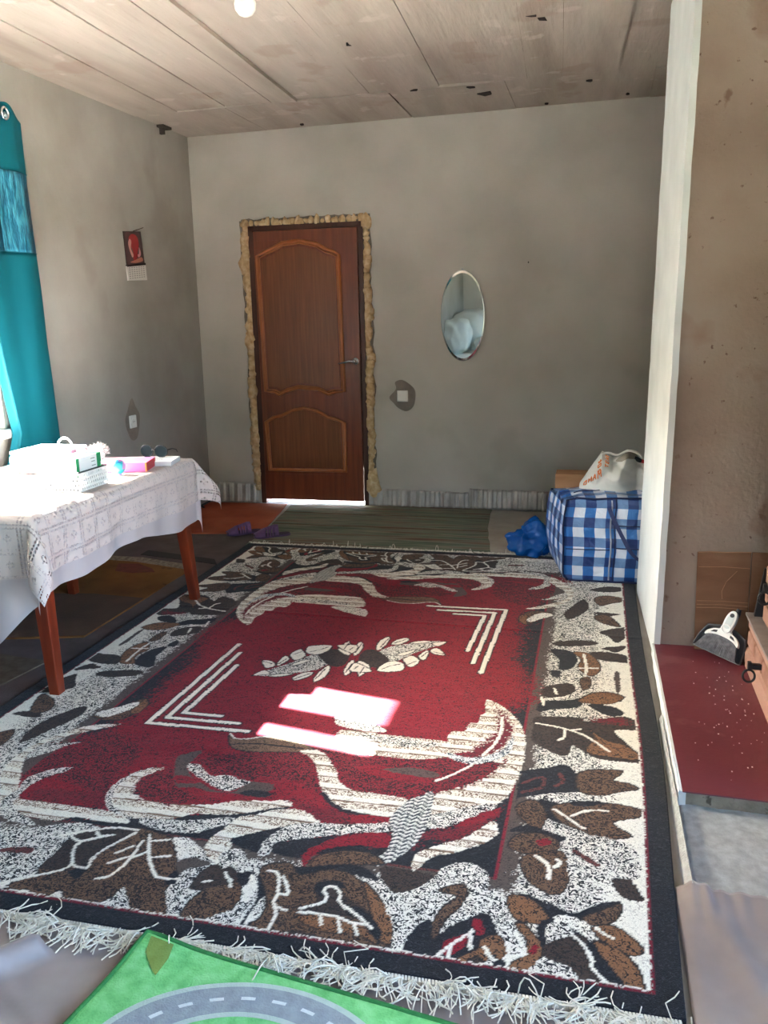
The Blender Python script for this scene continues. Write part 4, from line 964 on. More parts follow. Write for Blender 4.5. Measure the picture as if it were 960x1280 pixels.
# things on the table
def basket():
    r = thing('plastic_basket', 'small white perforated plastic basket on the lace tablecloth', 'basket', (-2.12,3.16,TT))
    x0, x1, y0, y1 = -2.21, -2.03, 3.05, 3.26; h = .075; wm = white_plastic
    def wall(ax, fixed, a0, a1):
        mb = MB(); cols = 14 if a1-a0 > .19 else 11; rows = 4; cw = (a1-a0)/cols; rh = h/rows
        for i in range(rows+1): 
            z = TT+i*rh; bx = ((fixed-.002,a0,z-.004),(fixed+.002,a1,z+.004)) if ax == 'x' else ((a0,fixed-.002,z-.004),(a1,fixed+.002,z+.004))
            mb.box((bx[0][0],bx[0][1],max(bx[0][2],TT)), bx[1])
        for j in range(cols+1):
            for i in range(rows):
                q = a0+j*cw+(cw/2 if i % 2 else 0)
                if q > a1: continue
                lo, hi = (q-.0035, q+.0035)
                mb.box((fixed-.0018,lo,TT+i*rh) if ax == 'x' else (lo,fixed-.0018,TT+i*rh), (fixed+.0018,hi,TT+(i+1)*rh) if ax == 'x' else (hi,fixed+.0018,TT+(i+1)*rh))
        return mb
    obj('lattice_side', wall('x', x1, y0, y1), wm, r); obj('lattice_side', wall('x', x0, y0, y1), wm, r)
    obj('lattice_side', wall('y', y0, x0, x1), wm, r); obj('lattice_side', wall('y', y1, x0, x1), wm, r)
    obj('bottom', MB().box((x0,y0,TT),(x1,y1,TT+.003)), wm, r)
    obj('liner', MB().box((x0+.010,y0+.010,TT+.003),(x1-.010,y1-.010,TT+.055)), M('grey_liner', (92,94,96), .8), r)
    obj('dark_rim', MB().tube([(x0,y0,TT+h+.004),(x1,y0,TT+h+.004),(x1,y1,TT+h+.004),(x0,y1,TT+h+.004)], .004, 8, closed=True), M('dark_rim', (70,74,72), .6), r)
    b = thing('medicine_box', 'white and green cardboard box standing in the plastic basket', 'box', (-2.10,3.16,TT+.056))
    xx0, xx1 = -2.14, -2.045
    obj('carton', MB().box((xx0,3.065,TT+.056),(xx1,3.245,TT+.135)), M('white_carton', (232,234,232), .55), b, bevel=.001)
    gr = M('green_print', (40,140,88), .55)
    obj('green_end_print', MB().box((xx0-.0006,3.215,TT+.0555),(xx1+.0006,3.2456,TT+.1356)), gr, b)
    obj('green_band_print', MB().box((xx1,3.064,TT+.0565),(xx1+.0006,3.085,TT+.134)), gr, b)
    for z, y0_, y1_ in ((.118,3.17,3.20), (.105,3.175,3.20), (.088,3.175,3.205)):
        obj('print_line', MB().box((xx1,y0_,TT+z),(xx1+.0006,y1_,TT+z+.003)), M('grey_print', (120,126,124), .6), b)
basket()
bl = thing('patterned_ball', 'small blue green and pink ball beside the basket', 'ball', (-2.085,3.44,TT))
bm_ = bpy.data.materials.new('swirled_ball'); bm_.use_nodes = True
def ball_nodes():
    t = bm_.node_tree; b = t.nodes['Principled BSDF']; setp(b, 'Roughness', .35)
    tc = t.nodes.new('ShaderNodeTexCoord'); v = t.nodes.new('ShaderNodeTexVoronoi'); v.inputs['Scale'].default_value = 42
    t.links.new(tc.outputs['Object'], v.inputs[0]); r = t.nodes.new('ShaderNodeValToRGB'); r.color_ramp.interpolation = 'CONSTANT'; e = r.color_ramp.elements
    e[0].color = (*lin((60,176,182)), 1); e[1].position = .78; e[1].color = (*lin((196,150,200)), 1)
    for p_, c in ((.25,(40,120,170)), (.45,(150,214,206)), (.62,(86,160,150))):
        x = e.new(p_); x.color = (*lin(c), 1)
    sp = t.nodes.new('ShaderNodeSeparateColor'); t.links.new(v.outputs['Color'], sp.inputs[0]); t.links.new(sp.outputs[0], r.inputs[0]); t.links.new(r.outputs[0], b.inputs['Base Color'])
ball_nodes()
obj('ball_body', MB().lathe([(.034*math.sin(math.pi*k/14)+1e-4, .034-.034*math.cos(math.pi*k/14)) for k in range(15)], 24, Matrix.Translation((-2.085,3.44,TT+.004))), bm_, bl, smooth=True)
obj('foot_ring', MB().lathe([(.016,0),(.018,.004),(.012,.008)], 16, Matrix.Translation((-2.085,3.44,TT))), M('lilac_foot', (180,150,190), .4), bl)
# pink box file with a red end, leaning pile of papers
def slab_box(cx, cy, w_, d_, z0, h, rot):
    return Matrix.Translation((cx,cy,z0)) @ Matrix.Rotation(rot, 4, 'Z'), ((-w_/2,-d_/2,0),(w_/2,d_/2,h))
pk = thing('pink_box', 'flat pink box with a red front edge on the table', 'box', (-2.12,3.57,TT))
m_, bx = slab_box(-2.13, 3.585, .23, .17, TT, .042, .25)
obj('lid', MB().box((bx[0][0],bx[0][1],.004), bx[1], m_), M('pink_card', (222,120,176), .5), pk, bevel=.002)
obj('red_edge', MB().box((bx[1][0],bx[0][1]+.002,.003),(bx[1][0]+.002,bx[1][1]-.002,.041), m_), M('red_card', (186,32,44), .45), pk)
obj('yellow_edge', MB().box((bx[1][0]-.004,bx[0][1]-.0015,.002),(bx[1][0]+.0025,bx[0][1]+.002,.0425), m_), M('orange_edge', (222,150,70), .5), pk)
obj('base', MB().box((bx[0][0],bx[0][1],0),(bx[1][0],bx[1][1],.004), m_), M('pink_card_base', (206,104,158), .5), pk)
def mag(cx, cy, w_, d_, z0, h, rot, cols, name, label, lines):
    r = thing(name, label, 'magazine', (cx,cy,z0)); m_, bx = slab_box(cx, cy, w_, d_, z0, h, rot)
    obj('pages', MB().box(bx[0], bx[1], m_), M(name+'_paper', cols, .6), r)
    ink = M(name+'_ink', (92,96,104), .6); ln = MB()
    for k in range(lines):
        y = -d_/2+.02+(d_-.04)*k/lines; ln.box((-w_/2+.015, y, h), (w_/2-.015-random.random()*.05, y+.006, h+.0004), m_)
    obj('printed_lines', ln, ink, r)
    return r
mag(-2.10, 3.745, .26, .16, TT, .022, .2, (206,206,208), 'newspaper', 'folded grey newspaper under the sunglasses at the far end', 8)
mag(-2.36, 3.70, .28, .20, TT, .006, -.15, (208,212,216), 'magazine', 'open pale magazine lying behind the pink box', 9)
sg = thing('sunglasses', 'dark sunglasses standing on the newspaper at the far table end', 'sunglasses', (-2.09,3.80,TT+.022))
lensm = M('dark_lens', (8,26,30), .5, spec=.1); frm = M('black_frame', (16,16,18), .3)
for sx in (-1, 1):
    P = [(-2.10+sx*.038+.033*math.cos(a), 3.80, TT+.052+.029*math.sin(a)) for a in np.linspace(0, 2*math.pi, 18)[:-1]]
    obj('lens', MB().prism([(p[0], p[2]) for p in P], 3.799, 3.801, 'xz'), lensm, sg)
    obj('rim', MB().tube(P, .0028, 6, closed=True), frm, sg, smooth=True)
    obj('temple_arm', MB().tube([(-2.10+sx*.066,3.80,TT+.058),(-2.10+sx*.067,3.86,TT+.057),(-2.10+sx*.062,3.91,TT+.045),(-2.10+sx*.058,3.93,TT+.03)], .0026, 6), frm, sg, smooth=True)
obj('bridge', MB().tube([(-2.112,3.80,TT+.056),(-2.10,3.798,TT+.062),(-2.088,3.80,TT+.056)], .0028, 6), frm, sg, smooth=True)
# white sewing case, yarn and pink box in the bright part
sc = thing('white_case', 'rounded white plastic case with a loop handle at the back of the table', 'case', (-2.48,3.52,TT))
obj('case_body', MB().box((-2.62,3.40,TT),(-2.36,3.66,TT+.085)), white_plastic, sc, bevel=.02)
obj('case_lid', MB().box((-2.615,3.405,TT+.086),(-2.365,3.655,TT+.102)), white_plastic, sc, bevel=.012)
obj('loop_handle', MB().tube([(-2.45+.038*math.cos(a), 3.60, TT+.10+.040*math.sin(a)) for a in np.linspace(0, math.pi, 12)], .005, 8), white_plastic, sc, smooth=True)
obj('clasp', MB().box((-2.362,3.50,TT+.07),(-2.354,3.54,TT+.098)), steel, sc)
fb = MB(); fc = Vector((-2.40,3.79,TT+.036))
ys = thing('yarn_ball', 'fluffy white ball of yarn behind the case', 'yarn', (-2.40,3.79,TT))
core = MB().lathe([(.036*math.sin(math.pi*k/12)+1e-4, .036-.036*math.cos(math.pi*k/12)) for k in range(13)], 20, Matrix.Translation((-2.40,3.79,TT)))
wy = M('white_yarn', [(224,222,216),(236,234,230)], .95, 80, .6, 200)
obj('ball_core', core, wy, ys, smooth=True)
for k in range(260):
    d = Vector((random.gauss(0,1), random.gauss(0,1), abs(random.gauss(0,1))*.9)).normalized(); a = fc+d*.033; t_ = d.orthogonal()*random.uniform(-.02,.02)
    fb.tube([a, a+d*.012+t_*.4, a+d*random.uniform(.016,.028)+t_], .0009, 3, cap=False)
obj('loose_fibres', fb, wy, ys, kind='stuff', recalc=False)
pb = thing('pink_purse', 'small pink pouch just behind the green and white box', 'pouch', (-2.14,3.34,TT))
pm = MB().lathe([(.001,0),(.045,.002),(.05,.02),(.04,.036),(.012,.046),(.001,.046)], 18, Matrix.Translation((-2.14,3.34,TT)))
obj('pouch_body', pm, M('pink_cloth', [(214,110,150),(226,130,168)], .7, 30), pb, smooth=True)
obj('gathered_neck', MB().lathe([(.008,.044),(.006,.05),(.016,.062),(.014,.063)], 14, Matrix.Translation((-2.14,3.34,TT))), M('pink_cloth_dark', (190,90,130), .7), pb, smooth=True)

# ------------------------------------------------------------------ curtain
def curtain_mat(name, col, trans=.3, rough=.6, crinkle=False, col2=None):
    m = bpy.data.materials.new(name); m.use_nodes = True; t = m.node_tree; b = t.nodes['Principled BSDF']
    setp(b, 'Roughness', rough); setp(b, 'Specular IOR Level', .35 if crinkle else .15); b.inputs['Base Color'].default_value = (*lin(col), 1)
    tl = t.nodes.new('ShaderNodeBsdfTranslucent'); tl.inputs[0].default_value = (*lin(col), 1); mx = t.nodes.new('ShaderNodeMixShader'); mx.inputs[0].default_value = trans
    t.links.new(b.outputs[0], mx.inputs[1]); t.links.new(tl.outputs[0], mx.inputs[2]); t.links.new(mx.outputs[0], t.nodes['Material Output'].inputs[0])
    tc = t.nodes.new('ShaderNodeTexCoord'); mp = t.nodes.new('ShaderNodeMapping'); n = t.nodes.new('ShaderNodeTexNoise')
    t.links.new(tc.outputs['Object'], mp.inputs[0]); t.links.new(mp.outputs[0], n.inputs['Vector']); bp = t.nodes.new('ShaderNodeBump'); t.links.new(n.outputs['Fac'], bp.inputs['Height']); t.links.new(bp.outputs[0], b.inputs['Normal'])
    if crinkle:
        mp.inputs['Scale'].default_value = (1,1,.3); n.inputs['Scale'].default_value = 48; n.inputs['Detail'].default_value = 5; bp.inputs['Strength'].default_value = 1; bp.inputs['Distance'].default_value = .012
        r = t.nodes.new('ShaderNodeValToRGB'); e = r.color_ramp.elements; e[0].position = .42; e[0].color = (*lin(col), 1); e[1].position = .62; e[1].color = (*lin(col2), 1)
        t.links.new(n.outputs['Fac'], r.inputs[0]); t.links.new(r.outputs[0], b.inputs['Base Color']); t.links.new(r.outputs[0], tl.inputs[0])
    else:
        n.inputs['Scale'].default_value = 400; bp.inputs['Strength'].default_value = .15; bp.inputs['Distance'].default_value = .001
    return m
teal = curtain_mat('teal_curtain', (13,94,108), .08)
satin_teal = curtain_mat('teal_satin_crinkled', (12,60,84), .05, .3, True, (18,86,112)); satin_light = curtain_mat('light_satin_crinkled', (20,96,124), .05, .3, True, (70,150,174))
def lerp(pts, z):
    pts = sorted(pts)
    if z <= pts[0][0]: return pts[0][1]
    for (a, b), (c, d) in zip(pts, pts[1:]):
        if z <= c: return b+(d-b)*(z-a)/(c-a)
    return pts[-1][1]
def curtain(name, label, left, right, mirror=False):
    r = thing(name, label, 'curtain', (-2.87, (left[0][1]+right[0][1])/2, .06))
    def P(s, z):
        yl, yr = lerp(left, z), lerp(right, z); yl0 = 3.275; y = max(yl0+(yr-yl0)*s, yl+.035*s) if not mirror else min(yl+(2.885-yl)*s, yr-.035*(1-s))
        ph = s*2*math.pi*(3.5)
        am = .034-.024*smooth01(s, .38, .55)
        x = -2.868+am*math.cos(ph+.6)*(1-.35*(1-z/2.4))+.006*fbm((s*4, z*1.4, 3), 3)-.05*smooth01(s, .93, 1.0)
        y += .006*math.sin(ph*2)*(s < .45)
        return (x, y, z)
    def ztop(s):
        yl, yr = lerp(left, 2.4), lerp(right, 2.4); y = yl+(yr-yl)*s
        if mirror: return 2.44
        return 2.452-.09*smooth01(y, 3.985, 4.18)+.004*math.sin(s*40)
    def piece(nm, z0, z1, mat, n, top=False, s0=0., s1=1., off=0.):
        def f(u, v):
            s = s0+(s1-s0)*u; zt = ztop(s) if top else z1
            z = z0+(zt-z0)*v; x, y, z = P(s, z); return (x+off, y, z)
        return obj(nm, MB().grid(int(90*(s1-s0))+2, n, f), mat, r, smooth=True, solid=.0014)
    piece('lower_panel', .06, 1.751, teal, 70)
    piece('satin_band', 1.751, 2.137, satin_teal, 24)
    if not mirror:
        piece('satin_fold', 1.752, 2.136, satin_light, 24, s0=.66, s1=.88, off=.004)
    piece('top_panel', 2.137, 2.42, teal, 16, True)
    seam = M('curtain_seam', (10,84,104), .7)
    for z in (1.751, 2.137):
        obj('seam', MB().tube([tuple(np.array(P(s, z))+np.array((.003,0,0))) for s in np.linspace(0, 1, 80)], .0022, 5), seam, r)
    for k in range(4):
        s = [.14, .38, .60, .772][k] if not mirror else [.1,.35,.6,.85][k]
        x, y, z = P(s, 2.396); nrm = .5
        obj('eyelet_ring', MB().tube([(x+.016, y+.024*math.cos(a), 2.396+.027*math.sin(a)) for a in np.linspace(0, 2*math.pi, 25)[:-1]], .006, 8, closed=True), chrome, r, smooth=True)
    return r
curtain('curtain', 'teal curtain with a crinkled satin band, eyelets and sun behind it', [(.06,3.50),(.6,3.70),(.85,3.82),(1.36,3.73),(1.50,3.28),(2.45,3.275)], [(.06,4.27),(.695,4.25),(1.75,4.205),(2.137,4.19),(2.30,4.185),(2.45,4.18)])
curtain('curtain', 'teal curtain at the near side of the table window', [(.06,2.05),(2.45,2.0)], [(.06,2.80),(.85,2.81),(1.36,2.81),(1.50,2.875),(2.45,2.875)], True)
rod = thing('curtain_rod', 'steel curtain rod through the curtain eyelets above the window', 'curtain rod', (-2.868,3.0,2.396))
obj('rod', MB().tube([(-2.868,1.9,2.396),(-2.868,3.99,2.396)], .010, 12), steel, rod, smooth=True)
for y in (2.2, 3.1, 3.88): obj('bracket', MB().box((-2.962,y-.006,2.380),(-2.86,y+.006,2.386)), steel, rod)
obj('end_cap', MB().lathe([(.002,-.012),(.013,-.01),(.015,0),(.011,.012),(.002,.014)], 14, Matrix.Translation((-2.868,3.995,2.396)) @ Matrix.Rotation(-math.pi/2, 4, 'X')), steel, rod, smooth=True)

# ------------------------------------------------------------------ on the walls
def wall_left_poly(P, x0, x1): return MB().prism(P, x0, x1, 'yz')
cal = thing('wall_calendar', 'small tear-off calendar with a dark red picture on the left wall', 'calendar', (XL,5.29,1.95))
q = [(5.181,1.953),(5.40,1.968),(5.423,1.765),(5.192,1.742)]
obj('picture_board', wall_left_poly(q, XL+.001, XL+.006), M('dark_calendar_card', (66,54,52), .5), cal)
def blob(pts, dx, col, nm):
    P = spline(pts, 4); obj(nm, wall_left_poly([(float(a), float(b)) for a, b in P], XL+.006, XL+.006+dx), M(nm+'_ink', col, .5), cal)
def cp(u, v):     # u,v in the picture, 0..1
    a = np.array(q[3])*(1-u)+np.array(q[2])*u; b = np.array(q[0])*(1-u)+np.array(q[1])*u; p = a*(1-v)+b*v; return (float(p[0]), float(p[1]))
blob([cp(.08,.04),cp(.92,.04),cp(.92,.92),cp(.5,.93),cp(.08,.92)], .0002, (84,60,60), 'picture_ground')
blob([cp(.25,.8),cp(.45,.92),cp(.72,.86),cp(.8,.6),cp(.68,.4),cp(.62,.2),cp(.4,.14),cp(.42,.4),cp(.3,.6)], .0005, (150,34,40), 'red_swirl')
blob([cp(.2,.66),cp(.3,.78),cp(.38,.7),cp(.32,.5),cp(.42,.3),cp(.34,.24),cp(.24,.45)], .0008, (190,140,134), 'pale_swirl')
blob([cp(.76,.52),cp(.82,.48),cp(.84,.3),cp(.7,.22),cp(.66,.3),cp(.74,.34)], .0008, (188,130,140), 'pink_swirl')
blob([cp(.2,.1),cp(.5,.15),cp(.85,.22),cp(.9,.1),cp(.5,.06)], .0008, (170,108,90), 'tan_base_shape')
obj('calendar_pad', wall_left_poly([(5.183,1.74),(5.425,1.762),(5.432,1.662),(5.19,1.652)], XL+.001, XL+.010), M('calendar_paper', (206,204,200), .7), cal)
ln = MB()
for k in range(6):
    z = 1.738-.013*k
    for j in range(7):
        y = 5.207+.03*j; zz = z-.013+.022*(y-5.18)/.24
        ln.add([(XL+.0104,y,zz),(XL+.0104,y+.017,zz+.0015),(XL+.0104,y+.017,zz+.0065),(XL+.0104,y,zz+.005)], [(0,1,2,3)])
obj('date_print', ln, M('grey_date_ink', (140,138,138), .7), cal, kind='stuff')
obj('binding_strip', wall_left_poly([(5.185,1.748),(5.425,1.772),(5.425,1.758),(5.185,1.736)], XL+.001, XL+.012), M('black_strip', (30,26,26), .5), cal)
obj('hanger_wire', MB().tube([(XL+.004,5.31,1.964),(XL+.02,5.34,1.975),(XL+.035,5.385,1.99)], .0022, 6), dark_wood, cal)
def plate(name, label, cat, axis, c, patch):
    r = thing(name, label, cat, c)
    x, y, z = c
    if axis == 'x':
        obj('cover_plate', MB().box((x,y-.041,z-.041),(x+.011,y+.041,z+.041)), white_plastic, r, bevel=.005)
        face = MB().lathe([(.0265,0),(.0265,.003),(.024,.004),(.022,.0015),(.001,.0015)], 24, Matrix.Translation((x+.0105,y,z)) @ Matrix.Rotation(math.pi/2, 4, 'Y'))
        obj('socket_well', face, white_plastic, r)
        for s in (-1, 1): obj('contact_hole', MB().lathe([(.0028,0),(.0028,.001)], 10, Matrix.Translation((x+.0122,y+s*.0095,z)) @ Matrix.Rotation(math.pi/2, 4, 'Y')), M('dark_hole', (25,25,25), .8), r)
        P = [(float(y+a), float(z+b)) for a, b in spline(patch, 4)]; pm = MB().prism(P, XL-.01, XL+.0022, 'yz')
        obj('plaster_patch', pm, M('damp_plaster_patch', [(126,117,108),(140,131,122)], .95, 12, .3, 60), bpy.data.objects['wall_left'])
    else:
        obj('cover_plate', MB().box((x-.041,y-.011,z-.041),(x+.041,y,z+.041)), white_plastic, r, bevel=.005)
        obj('rocker', MB().hexa([(x-.03,y-.017,z-.03),(x+.03,y-.017,z-.03),(x+.03,y-.01,z-.03),(x-.03,y-.01,z-.03),(x-.03,y-.0125,z+.03),(x+.03,y-.0125,z+.03),(x+.03,y-.01,z+.03),(x-.03,y-.01,z+.03)]), white_plastic, r, bevel=.002)
        P = [(float(x+a), float(z+b)) for a, b in spline(patch, 4)]
        obj('plaster_patch', MB().prism(P, D-.0022, D+.01, 'xz'), M('damp_plaster_patch', [(126,118,110),(140,132,124)], .95, 12, .3, 60), bpy.data.objects['wall_back'])
plate('wall_outlet', 'white square power outlet low on the left wall above the table end', 'outlet', 'x', (XL+.0022,5.10,.76), [(-.07,-.05),(-.02,-.12),(.05,-.11),(.09,-.03),(.10,.04),(.06,.09),(.02,.15),(-.04,.08),(-.08,.02)])
plate('light_switch', 'white square light switch right of the door', 'light switch', 'y', (-1.395,D-.0022,.826), [(-.10,-.01),(-.05,.05),(-.055,.10),(.0,.115),(.07,.07),(.095,.02),(.08,-.07),(.03,-.11),(-.03,-.09),(-.07,-.05)])
# oval mirror, leaning a little forward
mr_ = thing('oval_mirror', 'oval wall mirror with a bright edge, hanging right of the door', 'mirror', (-.952,D-.006,1.385))
mir = M('mirror_silvering', (222,226,224), .015, metallic=1)
ov = lambda k, a: (.158*k*math.cos(a), .312*k*math.sin(a))
N_ = 64
def oval(k0, k1, y0, y1):
    v = []; f = []
    for i in range(N_):
        a = 2*math.pi*i/N_
        v += [(ov(k0,a)[0], y0, ov(k0,a)[1]), (ov(k1,a)[0], y1, ov(k1,a)[1])]
    for i in range(N_): f.append((2*i, 2*((i+1) % N_), 2*((i+1) % N_)+1, 2*i+1))
    return MB().add(v, f)
def local(name, mb, mat, parent, **k):
    o_ = obj(name, mb, mat, None, **k); o_.parent = parent; o_.location = (0,0,0); return o_
local('mirror_glass', MB().prism([ov(.935, 2*math.pi*i/N_) for i in range(N_)], -.006, -.001, 'xz'), mir, mr_)
local('bevelled_edge', oval(.935, 1.0, -.006, -.0025), M('mirror_bevel', (216,222,222), .06, metallic=1), mr_)
local('backing', MB().prism([ov(.995, 2*math.pi*i/N_) for i in range(N_)], -.0035, 0, 'xz'), M('mirror_back', (120,128,128), .4), mr_)
local('hanging_tab', MB().box((-.008,-.003,.300),(.008,.001,.322)), steel, mr_)
MIR_YAW, MIR_PITCH = -.0405, .031
mr_.rotation_euler = (MIR_PITCH, 0, MIR_YAW)
mr_.location = (-.952, D-.006-.312*math.sin(MIR_PITCH)-.158*abs(math.sin(MIR_YAW))*.3, 1.385)
nl = obj('wall_nail', MB().tube([(-.505,D,1.735),(-.503,D-.02,1.73)], .004, 8), dark_chip, loc=(-.505,D,1.735)); tag(nl, 'small dark nail in the back wall, upper right of the mirror', 'nail')
st_ = thing('pipe_stub', 'small dark metal stub where the left wall meets the ceiling', 'pipe', (XL,5.79,2.66))
obj('stub', MB().box((XL-.005,5.775,2.63),(XL+.03,5.80,2.69)), dark_chip, st_); obj('torn_edge', MB().box((XL-.005,5.74,2.668),(XL+.05,5.86,2.684)), dark_chip, st_)
# foil skirting: corrugated insulation strips stood against the wall
def foil_strip(x0, x1, h0, h1, label, thin=False):
    n = int((x1-x0)/.006); ph = random.random()*6
    def f(u, v):
        x = x0+(x1-x0)*u; h = h0+(h1-h0)*u+.004*fbm((x*6, 1, ph), 3)
        c = .0055*math.sin(2*math.pi*x/.064+ph)+.0025*math.sin(2*math.pi*x/.023)
        return (x, D-.016+c-.012*(1-v), .004+(h-.004)*v)
    o_ = obj('foil_skirting', MB().grid(n, 6, f), M('foil_skirting_sheet', [(158,152,146),(186,181,175)], .42, 20, .8, 160, metallic=.45, spec=.4, bdist=.003, stretch=(1,1,.4)), loc=((x0+x1)/2,D-.016,0), smooth=True, solid=.004)
    return tag(o_, label, 'foil strip', 'foil insulation strips along the back wall')
foil_strip(-2.91, -2.545, .155, .15, 'silver foil strip at the wall base left of the door')
foil_strip(-1.66, -.912, .142, .125, 'silver foil strip at the wall base right of the door, under the switch')
foil_strip(-.903, .55, .155, .14, 'silver foil strip at the wall base behind the blue sack')
bt = thing('black_cable', 'short black cable end by the foil strip in the left corner', 'cable', (-2.93,6.0,0))
obj('cable', MB().tube([(-2.955,6.12,.10),(-2.93,6.08,.06),(-2.90,6.05,.03),(-2.93,5.95,.012),(-2.88,5.9,.012)], .008, 8), black_iron, bt, smooth=True)
# bulb
bb = thing('light_bulb', 'white round light bulb in a holder on the ceiling', 'light bulb', (-1.39,3.50,2.70))
B0 = Matrix.Translation((-1.39,3.50,0)); zc = cz(-1.39)+.002
obj('holder', MB().lathe([(.03,zc),(.03,zc-.012),(.019,zc-.016),(.018,zc-.05)], 20, B0), white_plastic, bb, smooth=True)
obj('globe', MB().lathe([(.016,zc-.045),(.022,zc-.06),(.038,zc-.085),(.044,zc-.108),(.040,zc-.13),(.026,zc-.147),(.008,zc-.154),(.001,zc-.1545)], 24, B0), M('opal_glass', (242,240,234), .25), bb, smooth=True)
# ------------------------------------------------------------------ checked bag, box and plastic bags
def plaid_mat():
    m = bpy.data.materials.new('blue_check_weave'); m.use_nodes = True; t = m.node_tree; b = t.nodes['Principled BSDF']; setp(b, 'Roughness', .34); setp(b, 'Specular IOR Level', .5)
    uv = t.nodes.new('ShaderNodeUVMap'); uv.uv_map = 'UVMap'; sp = t.nodes.new('ShaderNodeSeparateXYZ'); t.links.new(uv.outputs[0], sp.inputs[0]); hs = []
    for i in (0, 1):
        d = t.nodes.new('ShaderNodeMath'); d.operation = 'DIVIDE'; d.inputs[1].default_value = .104; t.links.new(sp.outputs[i], d.inputs[0])
        f = t.nodes.new('ShaderNodeMath'); f.operation = 'FRACT'; t.links.new(d.outputs[0], f.inputs[0])
        g = t.nodes.new('ShaderNodeMath'); g.operation = 'LESS_THAN'; g.inputs[1].default_value = .5; t.links.new(f.outputs[0], g.inputs[0]); hs.append(g)
    a = t.nodes.new('ShaderNodeMath'); a.operation = 'MULTIPLY_ADD'; a.inputs[1].default_value = .6; t.links.new(hs[0].outputs[0], a.inputs[0])
    s2 = t.nodes.new('ShaderNodeMath'); s2.operation = 'MULTIPLY'; s2.inputs[1].default_value = .4; t.links.new(hs[1].outputs[0], s2.inputs[0]); t.links.new(s2.outputs[0], a.inputs[2])
    r = t.nodes.new('ShaderNodeValToRGB'); r.color_ramp.interpolation = 'CONSTANT'; e = r.color_ramp.elements
    e[0].color = (*lin((206,210,220)), 1); e[1].position = .9; e[1].color = (*lin((24,52,108)), 1)
    for p_, c in ((.3,(98,130,172)), (.5,(44,106,172))):
        x = e.new(p_); x.color = (*lin(c), 1)
    t.links.new(a.outputs[0], r.inputs[0]); t.links.new(r.outputs[0], b.inputs['Base Color'])
    tc = t.nodes.new('ShaderNodeTexCoord'); n = t.nodes.new('ShaderNodeTexNoise'); n.inputs['Scale'].default_value = 14; n.inputs['Detail'].default_value = 4; n.inputs['Distortion'].default_value = 1
    t.links.new(tc.outputs['Object'], n.inputs['Vector']); bp = t.nodes.new('ShaderNodeBump'); bp.inputs['Strength'].default_value = .6; bp.inputs['Distance'].default_value = .02
    t.links.new(n.outputs['Fac'], bp.inputs['Height']); t.links.new(bp.outputs[0], b.inputs['Normal'])
    return m
def soft_box(x0, x1, y0, y1, z0, z1, n, warp):
    """six gridded faces of a sagging cloth box, with flat metric uv on each"""
    V = []; F = []; UV = []; key = {}
    def vid(p):
        k = tuple(round(c, 5) for c in p)
        if k not in key: key[k] = len(V); V.append(k)
        return key[k]
    nx, ny, nz = n
    xs = np.linspace(x0, x1, nx+1); ys = np.linspace(y0, y1, ny+1); zs = np.linspace(z0, z1, nz+1)
    def face(A, Bq, mk, uvf):
        for i in range(len(A)-1):
            for j in range(len(Bq)-1):
                c = [(A[i],Bq[j]),(A[i+1],Bq[j]),(A[i+1],Bq[j+1]),(A[i],Bq[j+1])]
                F.append([vid(mk(*q)) for q in c]); UV.append([uvf(*q) for q in c])
    for y in (y0, y1): face(xs, zs, lambda a, b, y=y: (a, y, b), lambda a, b: (a-x0+.008, b-z0+.02))
    for x in (x0, x1): face(ys, zs, lambda a, b, x=x: (x, a, b), lambda a, b: (a-y0+.03, b-z0+.02))
    for z in (z0, z1): face(xs, ys, lambda a, b, z=z: (a, b, z), lambda a, b: (a-x0+.008, b-y0+.05))
    return [warp(Vector(p)) for p in V], F, UV
BX0, BX1, BY0, BY1, BZ = -.150, .56, 4.50, 4.93, .462
def bag_warp(p):
    u = (p.x-BX0)/(BX1-BX0)*2-1; v = (p.y-BY0)/(BY1-BY0)*2-1; w_ = p.z/BZ*2-1
    q = Vector(p)
    q.x += (.040*(1-w_*w_)+.006)*(-1 if u < 0 else 1)*abs(u)**3*(.35+.65*(v*.5+.5)) if abs(u) > .3 else 0
    if u < 0: q.x -= .085*(v*.5+.5)*abs(u)
    q.y -= .014*(1-u*u)*(1-w_*w_) if v < 0 else -.02*(1-u*u)*(1-w_*w_)
    q.z += (.020*(1-u*u)*(1-v*v)+.012*fbm((p.x*7, p.y*7, 0), 3)-.02*(u < -.8)*(-.8-u)*5*(v < 0) if w_ > .9 else 0)
    if w_ > .9 and v > -.2: q.z -= .035*(v+.2)*abs(u)
    q += Vector((.006*fbm((p.y*9, p.z*9, 1), 3), .007*fbm((p.x*9, p.z*9, 4), 3), 0))
    if abs(u) > .95 and w_ < -.9: q.x -= .02*u
    q.z = max(q.z, .019 if q.y < 4.96 else .006)
    return q
bag = thing('checked_bag', 'big blue and white checked woven bag standing on the far rug corner', 'bag', (.15,4.71,.016))
bv, bf, buv = soft_box(BX0, BX1, BY0, BY1, .016, BZ, (36, 22, 24), bag_warp)
bo = obj('bag_body', MB().add(bv, bf), plaid_mat(), bag, smooth=True)
l_ = bo.data.uv_layers.new(name='UVMap')
fv = {}
for f_, u_ in zip(bf, buv): fv[frozenset(f_)] = dict(zip(f_, u_))
for p_ in bo.data.polygons:
    d = fv[frozenset(p_.vertices)]
    for li in p_.loop_indices: l_.data[li].uv = d[bo.data.loops[li].vertex_index]
navy = M('navy_piping', (18,28,66), .5, spec=.4)
def on_front(x, z, off=.004):
    q = bag_warp(Vector((x, BY0, z))); return (q.x, q.y-off, q.z)
